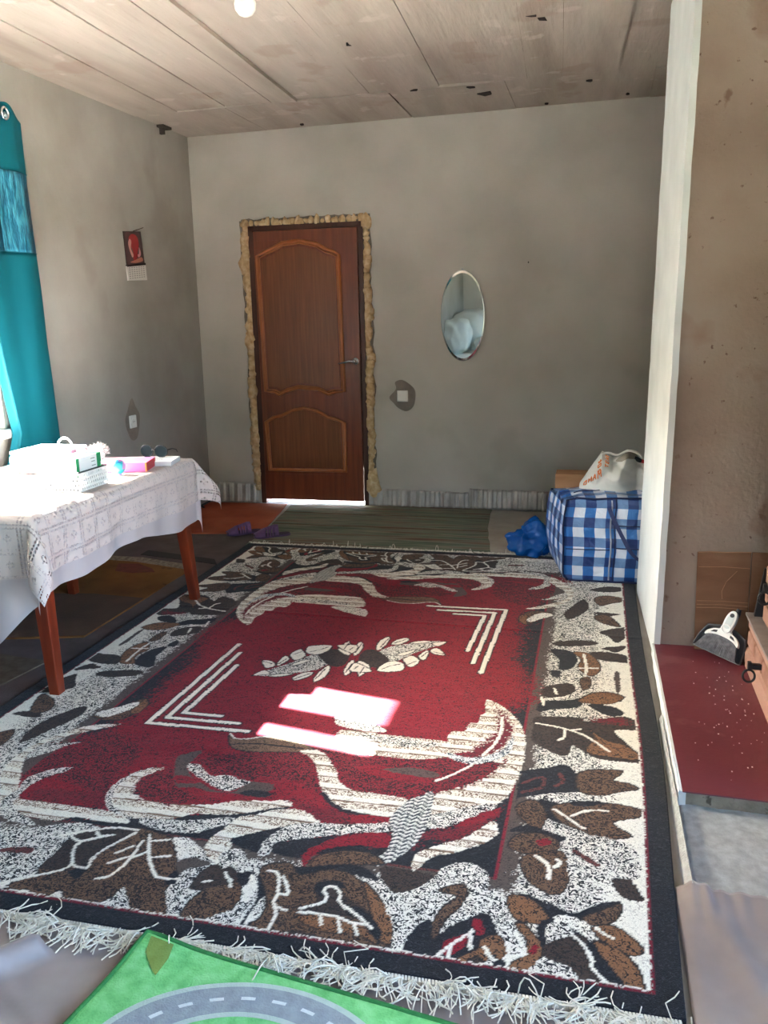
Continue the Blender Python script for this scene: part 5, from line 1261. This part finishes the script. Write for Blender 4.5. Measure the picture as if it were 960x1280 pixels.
def run(P, off=.003, n=14):
    out = []
    for (a, b), (c, d) in zip(P, P[1:]):
        out += [on_front(a+(c-a)*k/n, b+(d-b)*k/n, off) for k in range(n)]
    return out+[on_front(*P[-1], off)]
obj('piping', MB().tube(run([(BX0,.02),(BX0,BZ),(BX1,BZ),(BX1,.02),(BX0+.01,.02)]), .005, 6), navy, bag, smooth=True)
obj('pocket_seam', MB().tube(run([(BX0+.245,.02),(BX0+.245,BZ-.005)]), .0028, 6), navy, bag); 
obj('zip', MB().tube(run([(BX0+.225,.03),(BX0+.225,BZ-.01)]), .004, 6), M('grey_zip', (150,152,160), .5), bag)
for z in (.325, .205): obj('pocket_seam', MB().tube(run([(BX0+.25,z),(BX1-.02,z-.005)]), .0032, 6), navy, bag)
obj('pocket_seam', MB().tube(run([(BX0+.01,.19),(BX0+.22,.195)]), .0025, 6), navy, bag)
hp = [(BX0+.21,.415),(BX0+.232,.37),(BX0+.29,.25),(BX0+.335,.175),(BX0+.40,.13),(BX0+.46,.125),(BX0+.52,.17),(BX0+.55,.25),(BX0+.58,.415)]
hs_ = [(np.array(on_front(*p, .012))) for p in hp]
hpts = spline([tuple(p) for p in hs_], 5, False)
v = []; 
for p in hpts: v += [(p[0]-.010,p[1]-.001,p[2]),(p[0]+.010,p[1]+.0015,p[2]+.004)]
obj('carry_handle', MB().add(v, [(2*i, 2*i+1, 2*i+3, 2*i+2) for i in range(len(hpts)-1)]), M('navy_webbing', [(34,44,86),(46,56,98)], .6, 200), bag, solid=.003)
tz = [bag_warp(Vector((x, 4.60, BZ))) for x in np.linspace(BX0+.05, BX1-.05, 24)]
obj('top_zip', MB().tube([(q.x, q.y+.05, q.z+.003) for q in tz], .005, 6), navy, bag)
card = M('cardboard', [(142,104,74),(158,118,86),(168,128,96)], .85, 3, .15, 40, spec=.1, stretch=(1,1,6), spots=[(8,.68,(126,90,62),.5)])
cb = thing('cardboard_box', 'brown cardboard box behind the checked bag with its top flaps shut', 'box', (.1,5.06,.004))
cx0, cx1, cy0, cy1, ch = -.235, .44, 4.99, 5.14, .492
obj('box_wall', MB().box((cx0,cy0,.004),(cx1,cy0+.004,ch)), card, cb); obj('box_wall', MB().box((cx0,cy1-.004,.004),(cx1,cy1,ch)), card, cb)
obj('box_wall', MB().box((cx0,cy0+.004,.004),(cx0+.004,cy1-.004,ch)), card, cb); obj('box_wall', MB().box((cx1-.004,cy0+.004,.004),(cx1,cy1-.004,ch)), card, cb)
obj('box_flap', MB().box((cx0+.002,cy0,ch),(cx1-.002,cy0+.074,ch+.004)), card, cb); obj('box_flap', MB().box((cx0+.002,cy0+.076,ch),(cx1-.002,cy1,ch+.004)), card, cb)
def thin_plastic(name, col, trans=.3, rough=.35):
    m = curtain_mat(name, col, trans, rough); return m
wb = thing('white_carrier_bag', 'white plastic carrier bag with orange lettering lying on the checked bag', 'carrier bag', (.12,4.80,.48))
prof = [(-.095,.478),(-.06,.535),(-.02,.60),(.02,.657),(.045,.645),(.075,.625),(.11,.640),(.15,.668),(.19,.660),(.24,.622),(.30,.60),(.36,.56),(.42,.49)]
def ridge(x, y, z, s):
    p = Vector((x*s, y*s, z*s)); return 1-abs(mnoise.noise(p))*2
def wbag(u, v):
    x = -.095+.515*u; zt = lerp(prof, x); a = v*math.pi; base = .468+.010*u
    d = .15*math.sin(min(u*1.2+.12, 1-.35*u)*math.pi*.9)+.02
    k = 1+.34*(ridge(x, a*.16, 0, 7)-.5)*math.sin(a)+.16*(ridge(x, a*.16, 3, 19)-.5)*math.sin(a)
    y = 4.80-d*math.cos(a)*k; z = base+(zt-base)*max(math.sin(a), 0)**.75*(.90+.10*k)
    if 0 < a < 1.5: y += .022*(ridge(x, z, 1, 10)-.5)
    return (x, y, max(z, base-.004))
obj('bag_film', MB().grid(130, 80, wbag), thin_plastic('white_film', (216,214,206), .25), wb, smooth=True)
hd = [(.02,.655),(.05,.662),(.10,.650),(.145,.672),(.18,.672),(.215,.655),(.23,.63)]
obj('bag_handle', MB().tube([(x, 4.745, z) for x, z in [tuple(p) for p in spline(hd, 4, False)]], .0065, 6), thin_plastic('white_film_handle', (210,208,200), .2), wb, smooth=True)
def patch_on(u0, u1, v0, v1, off):
    return MB().grid(14, 10, lambda a, b: tuple(onbag(u0+(u1-u0)*(.5+(a-.5)*math.sin((.15+.7*b)*math.pi)), v0+(v1-v0)*b, off)))
orange = M('orange_print', (214,118,58), .5)
def onbag(u, v, off=.003):
    p = Vector(wbag(u, v)); e = 1e-3; n = (Vector(wbag(u+e, v))-p).cross(Vector(wbag(u, v+e))-p)
    if n.y > 0: n = -n
    n.normalize(); return p+n*off
LET = {'O':[[(0,0),(0,1),(.7,1),(.7,0),(0,0)]],'M':[[(0,0),(.1,1),(.45,.3),(.8,1),(.9,0)]],'A':[[(0,0),(.4,1),(.8,0)],[(.2,.4),(.6,.4)]],'L':[[(0,0),(.4,1),(.8,0)]],'T':[[(0,1),(.8,1)],[(.4,1),(.4,0)]],'E':[[(.7,1),(0,1),(0,0),(.7,0)],[(0,.5),(.6,.5)]],'S':[[(.7,1),(0,.9),(.1,.5),(.7,.4),(.6,0),(0,0)]],'B':[[(0,0),(0,1),(.6,.9),(0,.5),(.7,.3),(0,0)]],'1':[[(0,0),(0,1)]]}
pr = MB()
def write(s, u0, v0, du, dv, up):
    for c in s:
        for st in LET[c]:
            pts = []
            for (a, b), (a2, b2) in zip(st, st[1:]):
                for k in range(5):
                    t_ = k/5; aa, b_ = a+(a2-a)*t_, b+(b2-b)*t_
                    pts.append(onbag(u0+aa*du[0]+b_*up[0], v0+aa*du[1]+b_*up[1]))
            a2, b2 = st[-1]; pts.append(onbag(u0+a2*du[0]+b2*up[0], v0+a2*du[1]+b2*up[1])); pr.tube(pts, .0027, 5)
        u0 += dv[0]; v0 += dv[1]
write('OMAM', .05, .10, (.036,.0), (.046,.0), (.004,.07))
write('TELT', .285, .22, (.0,.044), (.002,.06), (-.028,.0))
write('SOB', .215, .16, (.0,.044), (.003,.062), (-.028,.0))
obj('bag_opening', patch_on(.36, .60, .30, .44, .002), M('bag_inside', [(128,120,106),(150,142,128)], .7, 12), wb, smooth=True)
obj('orange_lettering', pr, orange, wb)
bt_ = thing('bottle', 'dark bottle with a red cap poking out of the white carrier bag', 'bottle', (.215,4.74,.60))
mb_ = Matrix.Translation((.20,4.735,.632)) @ Matrix.Rotation(math.radians(118), 4, 'Y')
obj('neck', MB().lathe([(.012,-.06),(.012,0),(.010,.015)], 14, mb_ @ Matrix.Rotation(math.pi, 4, 'X')), M('dark_bottle_glass', (40,36,36), .2), bt_)
obj('cap', MB().lathe([(.013,0),(.013,.022),(.011,.024)], 14, Matrix.Translation((.222,4.735,.62)) @ Matrix.Rotation(math.radians(112), 4, 'Y')), M('red_cap', (178,36,44), .4), bt_)
# blue sack, a crumpled bag
bs_ = thing('blue_sack', 'crumpled bright blue plastic sack on the floor left of the checked bag', 'sack', (-.36,5.02,.003))
def sack():
    bm = bmesh.new(); bmesh.ops.create_icosphere(bm, subdivisions=5, radius=1); v = []
    for q in bm.verts:
        n = q.co.normalized(); ax = Vector((.75,-.35,.56)); th = math.atan2(n.dot(ax.cross(Vector((0,0,1)))), n.z-ax.z*n.dot(ax)); pl = abs(math.sin(th*4.5+2*n.x))*(1-abs(n.dot(ax)))
        r = .86+.34*(ridge(n.x+2, n.y, n.z, .8)-.5)+.16*(pl-.5)+.16*(ridge(n.x, n.y, n.z+5, 2.4)-.5)+.10*max(n.dot(ax), 0)**3
        x, y, z = n.x*r*.155, n.y*r*.12, n.z*r*.14+.085
        if n.x < -.35 and n.z < .1: z -= .03*(-n.x-.35); 
        v.append((-.365+x, 5.03+y, max(z, .004)+.0))
    f = [tuple(q.index for q in p.verts) for p in bm.faces]; bm.free(); return MB().add(v, f)
obj('sack_film', sack(), thin_plastic('blue_film', (8,74,142), .1, .28), bs_, smooth=True)
tw = MB()
for k in range(7):
    a = random.uniform(-.6,.6); tw.tube([(-.27,5.0,.13),(-.245+.01*k,4.985,.145+.01*math.sin(k)),(-.235+.008*k,4.98+.012*a,.16+.02*math.cos(k*2))], [.014,.010,.004], 6)
obj('twisted_neck', tw, thin_plastic('blue_film_neck', (12,84,164), .1, .3), bs_, smooth=True)

# ------------------------------------------------------------------ slippers
def slipper(name, label, cx, cy, heading, mir_):
    r = thing(name, label, 'slipper', (0,0,0), 'purple slippers by the rug')
    L = .235; SZ = .013
    out = [(0,-.118),(.026,-.105),(.036,-.07),(.034,-.02),(.042,.035),(.047,.075),(.036,.108),(.006,.124),(-.026,.112),(-.042,.075),(-.038,.03),(-.030,-.02),(-.033,-.07),(-.024,-.105)]
    out = [(x*mir_, y) for x, y in out]; P = [(float(a), float(b)) for a, b in spline(out, 4)]
    sole = M('purple_slipper_sole', [(74,54,84),(86,64,96)], .7, 20); up = M('purple_slipper_upper', [(94,66,104),(108,78,118)], .65, 30, .2, 150)
    obj('sole', MB().prism(P, 0, SZ), sole, r, bevel=.004)
    obj('footbed', MB().prism([(x*.9, y*.95) for x, y in P], SZ, SZ+.004), M('dark_footbed', (66,50,74), .8), r)
    def half(y):   # half width of the sole at y
        xs = [abs(x) for x, yy in P if abs(yy-y) < .018]; return max(xs) if xs else .02
    def arch(y0, y1, z0, z1, n=14, inset=1.0, a0=0., a1=math.pi):
        def f(u, v):
            y = y0+(y1-y0)*v; a = a0+(a1-a0)*u; h = z0+(z1-z0)*v; w2 = half(y)*inset
            return (w2*math.cos(a), y, SZ+h*math.sin(a)**.8)
        return MB().grid(n, 4, f)
    obj('toe_cap', arch(.055, .118, .046, .012), up, r, smooth=True, solid=.004)
    obj('instep_band', arch(-.035, -.008, .064, .060), up, r, smooth=True, solid=.004)
    for y in (.004, .021, .038): 
        obj('side_strap', arch(y-.0035, y+.0055, .058-.3*max(y,0)*.6, .056-.3*max(y,0)*.6), up, r, smooth=True, solid=.003)
    obj('top_strip', MB().grid(4, 8, lambda u, v: ((u-.5)*.026, -.02+.085*v, SZ+.066-.022*v-.06*(u-.5)**2)), up, r, smooth=True, solid=.004)
    r.location = (cx, cy, .0105); r.rotation_euler = (0, 0, heading)
    return r
slipper('slipper', 'purple slotted slipper, the left one of the pair, on the orange mat edge', -2.255, 5.20, math.radians(128), 1)
slipper('slipper', 'purple slotted slipper, the right one of the pair, on the woven mat edge', -2.045, 5.16, math.radians(122), -1)

# ------------------------------------------------------------------ hearth, stove and what stands there
red_paint = M('worn_maroon_paint', [(88,34,42),(100,43,51),(112,58,64)], .42, 2.5, .12, 50, spec=.45, spots=[(4,.63,(128,84,86),.45),(55,.74,(176,160,156),.8)])
rough_conc = M('rough_hearth_concrete', [(112,102,88),(138,128,112),(156,146,130)], .95, 14, .8, 60, spots=[(24,.64,(60,52,42),.8)])
he = bpy.data.objects.new('hearth', None); COL.objects.link(he); he['kind'] = 'structure'; he.location = (.9,2.95,0)
def hx(y): return .249+(3.56-y)*.0137
obj('slab', MB().hexa([(hx(2.40)+.006,2.40,.004),(1.85,2.34,.004),(1.85,3.56,.004),(hx(3.56)+.006,3.56,.004),(hx(2.40)+.006,2.40,.0485),(1.85,2.34,.0485),(1.85,3.56,.0485),(hx(3.56)+.006,3.56,.0485)]), rough_conc, he)
obj('painted_board', MB().hexa([(hx(2.392)+.002,2.392,.0485),(1.85,2.332,.0485),(1.85,3.56,.0485),(hx(3.56)+.002,3.56,.0485),(hx(2.392)+.002,2.392,.053),(1.85,2.332,.053),(1.85,3.56,.053),(hx(3.56)+.002,3.56,.053)]), red_paint, he, bevel=.001)
ep = MB(); n = 44
for k in range(n):
    y0, y1 = 2.40+1.16*k/n, 2.40+1.16*(k+1)/n
    o0, o1 = .003*fbm((y0*9, 0, 0), 3), .003*fbm((y1*9, 0, 0), 3)
    zb0, zb1 = .004+.010*max(0, fbm((y0*6, 5, 0), 3)), .004+.010*max(0, fbm((y1*6, 5, 0), 3))
    if k == 0: zb0 = .004
    ep.hexa([(hx(y0)-.008+o0,y0,zb0),(hx(y0)+.005,y0,zb0),(hx(y1)+.005,y1,zb1),(hx(y1)-.008+o1,y1,zb1),(hx(y0)-.006+o0,y0,.0525),(hx(y0)+.004,y0,.0525),(hx(y1)+.004,y1,.0525),(hx(y1)-.006+o1,y1,.0525)])
ep.box((hx(2.40)-.008,2.394,.004),(hx(2.40)+.012,2.402,.052))
obj('painted_edge', ep, white_paint, he)
crumbs = MB()
for k in range(70):
    x = random.gauss(.47, .06); y = random.gauss(2.95, .22); s = random.uniform(.0006, .0018)
    if x < hx(y)+.02 or y < 2.42 or x > .72: continue
    crumbs.box((x-s, y-s*random.uniform(.5,2), .053), (x+s, y+s, .053+s*.7))
ob = obj('plaster_crumbs', crumbs, white_paint, loc=(.47,2.95,.053), kind='stuff'); tag(ob, 'pale plaster crumbs scattered on the red hearth', 'crumbs')
terra = M('terracotta_tile', [(134,98,84),(150,114,98),(166,132,116)], .75, 12, .5, 45, spec=.25, spots=[(30,.66,(140,88,66),.5)], bdist=.006)
terra2 = M('smooth_terracotta', [(150,114,100),(164,128,113)], .6, 6, .15, 40, spec=.3)
sv = thing('tiled_stove', 'terracotta brick stove with black iron door at the right edge of the hearth', 'stove', (.9,2.9,.053))
PX = .577
plinth = MB(); pro = [(0,.053),(0,.10),(.006,.112),(.016,.12),(.020,.135),(.020,.19),(.010,.20),(.010,.245),(.30,.245)]
pp = [(PX+a, b) for a, b in pro]+[(PX+.9, .245),(PX+.9,.053)]
plinth.prism(pp, 2.45, 3.425, 'xz')
obj('plinth', plinth, terra2, sv)
obj('ledge', MB().box((PX-.004,2.44,.245),(PX+.9,3.43,.256)), M('grey_ledge', [(112,104,100),(130,122,118)], .6, 20), sv, bevel=.002)
obj('stove_body', MB().box((PX+.052,2.50,.256),(PX+.9,3.33,1.25)), M('mortar', (150,128,110), .95), sv)
bz = .262; row = 0
for row in range(13):
    y = 2.50-(.11 if row % 2 else 0)
    while y < 3.33:
        a, b = max(y, 2.50)+.004, min(y+.215, 3.335)
        if b-a > .03: obj('brick', MB().box((PX+.042+random.uniform(-.002,.002),a,bz+.0),(PX+.07,b,bz+.066)), terra, sv, bevel=.006)
        y += .222
    bz += .073
for k in range(6):
    y = 2.47+.155*k
    obj('relief_tile', MB().box((PX+.004,y+.006,.137),(PX+.03,y+.149,.198)), terra, sv, bevel=.008)
door_y0, door_y1 = 2.60, 2.98
obj('iron_door', MB().box((PX+.022,door_y0,.14),(PX+.045,door_y1,.42)), black_iron, sv, bevel=.004)
orn = MB()
for k in range(9):
    for j in range(6): orn.tube([(PX+.021, door_y0+.03+.04*k, .165+.045*j), (PX+.021, door_y0+.048+.04*k, .18+.045*j), (PX+.021, door_y0+.03+.04*k, .195+.045*j)], .004, 6)
obj('cast_ornament', orn, M('worn_cast_iron', [(48,50,50),(84,86,84)], .5, 60, .4, 120), sv)
def latch(y, z, xo):
    l1 = obj('latch', MB().box((PX+xo-.052,y-.012,z-.008),(PX+.06,y+.012,z+.010)).box((PX+xo-.054,y-.010,z-.012),(PX+xo-.040,y+.010,z+.018)), black_iron, sv, bevel=.003)
    c = Vector((PX+xo-.047, y, z-.036))
    obj('latch_ring', MB().tube([(c.x+.020*math.cos(a), c.y+.004*math.sin(a), c.z+.0215*math.sin(a)) for a in np.linspace(0, 2*math.pi, 25)[:-1]], .0042, 8, closed=True), black_iron, l1, smooth=True)
latch(3.10, .165, .014); latch(3.18, .43, .060)
obj('dark_plate', MB().hexa([(PX+.02,3.38,.256),(PX+.09,3.38,.256),(PX+.09,3.40,.256),(PX+.02,3.40,.256),(PX+.055,3.44,.43),(PX+.10,3.44,.43),(PX+.10,3.455,.43),(PX+.055,3.455,.43)]), black_iron, sv)
# cardboard leaning on the pier
cd = thing('cardboard_sheet', 'brown creased cardboard sheet leaning on the plaster behind the brush', 'cardboard', (.52,3.53,.053))
def cd_y(z): return 3.53+.022*(z-.05)/.4
def cdp(x0, x1, z0, z1, dy=0.):
    return MB().hexa([(x0,cd_y(z0)-.004-dy,z0),(x1,cd_y(z0)-.004-dy,z0),(x1,cd_y(z0),z0),(x0,cd_y(z0),z0),(x0+.0,cd_y(z1)-.004-dy,z1),(x1,cd_y(z1)-.004-dy,z1),(x1,cd_y(z1),z1),(x0+.0,cd_y(z1),z1)])
card2 = M('brown_cardboard', [(110,80,60),(124,92,70),(134,104,82)], .85, 3, .25, 30, spec=.1, stretch=(1,1,3))
obj('panel', MB().hexa([(.404,cd_y(.055)-.004,.053),(.60,cd_y(.055)-.004,.053),(.60,cd_y(.055),.053),(.404,cd_y(.055),.053),(.398,cd_y(.455)-.004,.455),(.598,cd_y(.46)-.004,.462),(.598,cd_y(.46),.462),(.398,cd_y(.455),.455)]), card2, cd)
obj('side_flap', cdp(.602, .72, .053, .463), card2, cd)
crs = M('cardboard_crease', (164,124,94), .9)
for z in (.26, .245, .232, .40): obj('crease', MB().tube([(.405,cd_y(z)-.0045,z-.004),(.50,cd_y(z)-.0045,z),(.597,cd_y(z)-.0045,z-.003)], .0012, 5), crs, cd)
obj('crease', MB().tube([(.50,cd_y(.26)-.0045,.268),(.497,cd_y(.3)-.0045,.30),(.512,cd_y(.34)-.0045,.34),(.55,cd_y(.38)-.0045,.385)], .0012, 5), crs, cd)
obj('torn_edge', MB().tube([(.40,cd_y(.455)-.003,.455),(.45,cd_y(.455)-.003,.459),(.50,cd_y(.458)-.003,.458),(.555,cd_y(.46)-.003,.461),(.598,cd_y(.46)-.003,.462)], .0025, 5), crs, cd)
# dustpan with the hand brush clipped in front of it, both leaning in the corner
def brush_frame(): # local: x along bristle edge, z up the handle, y thickness (front = -y)
    o_ = Vector((.471,3.4275,.0745)); ex = Vector((.132,-.085,-.030)).normalized(); ez = Vector((.60,.20,.78)); ez = (ez-ex*ez.dot(ex)).normalized(); ey = ez.cross(ex)
    m_ = Matrix((ex, ey, ez)).transposed().to_4x4(); m_.translation = o_; return m_
BM = brush_frame()
def T_(mb): mb.v = [tuple(BM @ Vector(p)) for p in mb.v]; return mb
br = thing('hand_brush', 'white handled hand brush with grey bristles leaning against the dustpan', 'brush', tuple(BM.translation))
bri = MB()
for i in range(34):
    for j in range(3):
        u = (i+.5)/34*2-1; y = -.008+.007*j; tip = u*.084+random.gauss(0,.001); rt = u*.064
        arc = .078-.020*u*u
        bri.tube([(rt, y, arc), ((rt+tip)/2, y+random.gauss(0,.001), arc*.5), (tip, y+random.gauss(0,.002), .002+random.uniform(0,.003))], .0021, 4)
grey_b = M('grey_bristles', [(74,76,80),(98,100,104),(120,122,126)], .7, 60)
obj('bristles', T_(bri), grey_b, br, kind='stuff', recalc=False)
wp = M('white_brush_plastic', [(222,224,222),(232,233,230)], .35, 5, spec=.5)
outl = [(-.068,.058),(-.05,.068),(-.02,.075),(.02,.075),(.05,.068),(.068,.058),(.066,.074),(.045,.092),(.024,.100),(.018,.108),(-.018,.108),(-.024,.100),(-.045,.092),(-.066,.074)]
obj('brush_head', T_(MB().prism([(float(a), float(b)) for a, b in spline(outl, 4)], -.013, .013, 'xz')), wp, br, bevel=.003)
dkh = M('dark_recess', (52,54,58), .6)
for s in (-1, 1): obj('head_recess', T_(MB().prism([(s*.050,.076),(s*.028,.082),(s*.026,.092),(s*.040,.088)], -.0145, -.012, 'xz')), dkh, br)
hn = [(-.017,.098),(-.021,.125),(-.021,.155),(-.014,.178),(0,.186),(.014,.178),(.021,.155),(.021,.125),(.017,.098),(0,.09)]
obj('brush_handle', T_(MB().prism([(float(a), float(b)) for a, b in spline(hn, 4)], -.016, .008, 'xz')), wp, br, bevel=.004)
obj('handle_inlay', T_(MB().prism([(float(a*.62), float(.14+(b-.14)*.62)) for a, b in spline(hn, 4)], -.0172, -.015, 'xz')), M('pale_grey_inlay', (196,206,206), .4), br)
obj('hanging_hole', T_(MB().prism([(.0085*math.cos(a), .166+.0085*math.sin(a)) for a in np.linspace(0, 2*math.pi, 17)[:-1]], -.0185, -.017, 'xz')), dkh, br)
obj('clip_loop', T_(MB().tube([(.017*math.cos(a), -.017, .110+.015*math.sin(a)) for a in np.linspace(0, 2*math.pi, 21)[:-1]], .0032, 6, closed=True)), wp, br, smooth=True)
dp = thing('dustpan', 'dark grey dustpan standing behind the white hand brush', 'dustpan', tuple(BM.translation))
dgrey = M('dark_grey_plastic', [(58,60,64),(70,72,76)], .45, 10, spec=.4)
pan = [(-.098,0),(.098,0),(.094,.05),(.078,.095),(.03,.112),(-.03,.112),(-.078,.095),(-.094,.05)]
obj('pan', T_(MB().prism(pan, .019, .022, 'xz')), dgrey, dp)
rimp = pan[1:]+[pan[0]]
obj('pan_rim', T_(MB().tube([(x, .012, z+.004) for x, z in rimp[0:]], .0045, 6)), dgrey, dp, smooth=True)
obj('pan_lip', T_(MB().box((-.099,.008,0),(.099,.020,.0045))), M('grey_rubber_lip', (110,112,114), .6), dp)
obj('pan_handle', T_(MB().tube([(0,.024,.10),(.0,.027,.14),(0,.027,.185),(0,.024,.205)], [.014,.012,.013,.008], 10)), dgrey, dp, smooth=True)

# ------------------------------------------------------------------ what the mirror shows: bedding heaped in the near left corner
bd_ = thing('bed', 'low wooden bed with a white mattress in the corner behind the viewer', 'bed', (-2.2,-1.5,0))
obj('bed_frame', MB().box((-2.94,-2.26,.06),(-1.3,-.9,.18)), leg_wood, bd_, bevel=.01)
for x, y in ((-2.9,-2.22),(-1.34,-2.22),(-2.9,-.94),(-1.34,-.94)): obj('leg', MB().box((x-.03,y-.03,0),(x+.03,y+.03,.06)), leg_wood, bd_)
linen = M('white_linen', [(206,210,206),(224,228,224)], .9, 4, .3, 18, spec=.1, bdist=.02)
obj('mattress', MB().box((-2.93,-2.25,.18),(-1.31,-.91,.34)), linen, bd_, bevel=.03)
def heap(name, label, cat, c, s, seed, mat, group=None):
    bm = bmesh.new(); bmesh.ops.create_icosphere(bm, subdivisions=4, radius=1); v = []
    for q in bm.verts:
        n = q.co.normalized(); m_ = max(abs(n.x), abs(n.y), abs(n.z)); k = .55+.45/m_*.75
        r = k*(1+.16*(ridge(n.x+seed, n.y, n.z, 1.3)-.5)+.06*(ridge(n.x, n.y+seed, n.z, 3.5)-.5))
        v.append((max(c[0]+n.x*r*s[0], -2.95), c[1]+n.y*r*s[1], max(c[2]+n.z*r*s[2], c[2]-s[2]*.9)))
    o_ = obj(name, MB().add(v, [tuple(q.index for q in p.verts) for p in bm.faces]), mat, loc=(c[0],c[1],c[2]-s[2]), smooth=True); bm.free()
    return tag(o_, label, cat, group)
heap('rolled_duvet', 'white rolled duvet standing at the front left of the bedding heap, by the wall', 'duvet', (-2.80,-1.13,.60), (.27,.22,.30), 2, linen)
heap('pillow', 'white pillow at the front right of the bedding heap', 'pillow', (-2.30,-1.14,.46), (.24,.18,.14), 12, linen)
heap('folded_duvet', 'large white duvet heaped to a peak in the corner', 'duvet', (-2.64,-1.72,.64), (.44,.34,.35), 5, linen)
heap('folded_duvet', 'smaller folded white duvet at the right of the bedding heap', 'duvet', (-1.86,-1.70,.52), (.30,.30,.20), 9, linen)
heap('dark_bundle', 'dark grey blanket bundle on the smaller duvet', 'blanket', (-1.94,-1.85,.80), (.22,.20,.12), 14, M('dark_blanket', [(60,60,66),(76,76,82)], .9, 12))
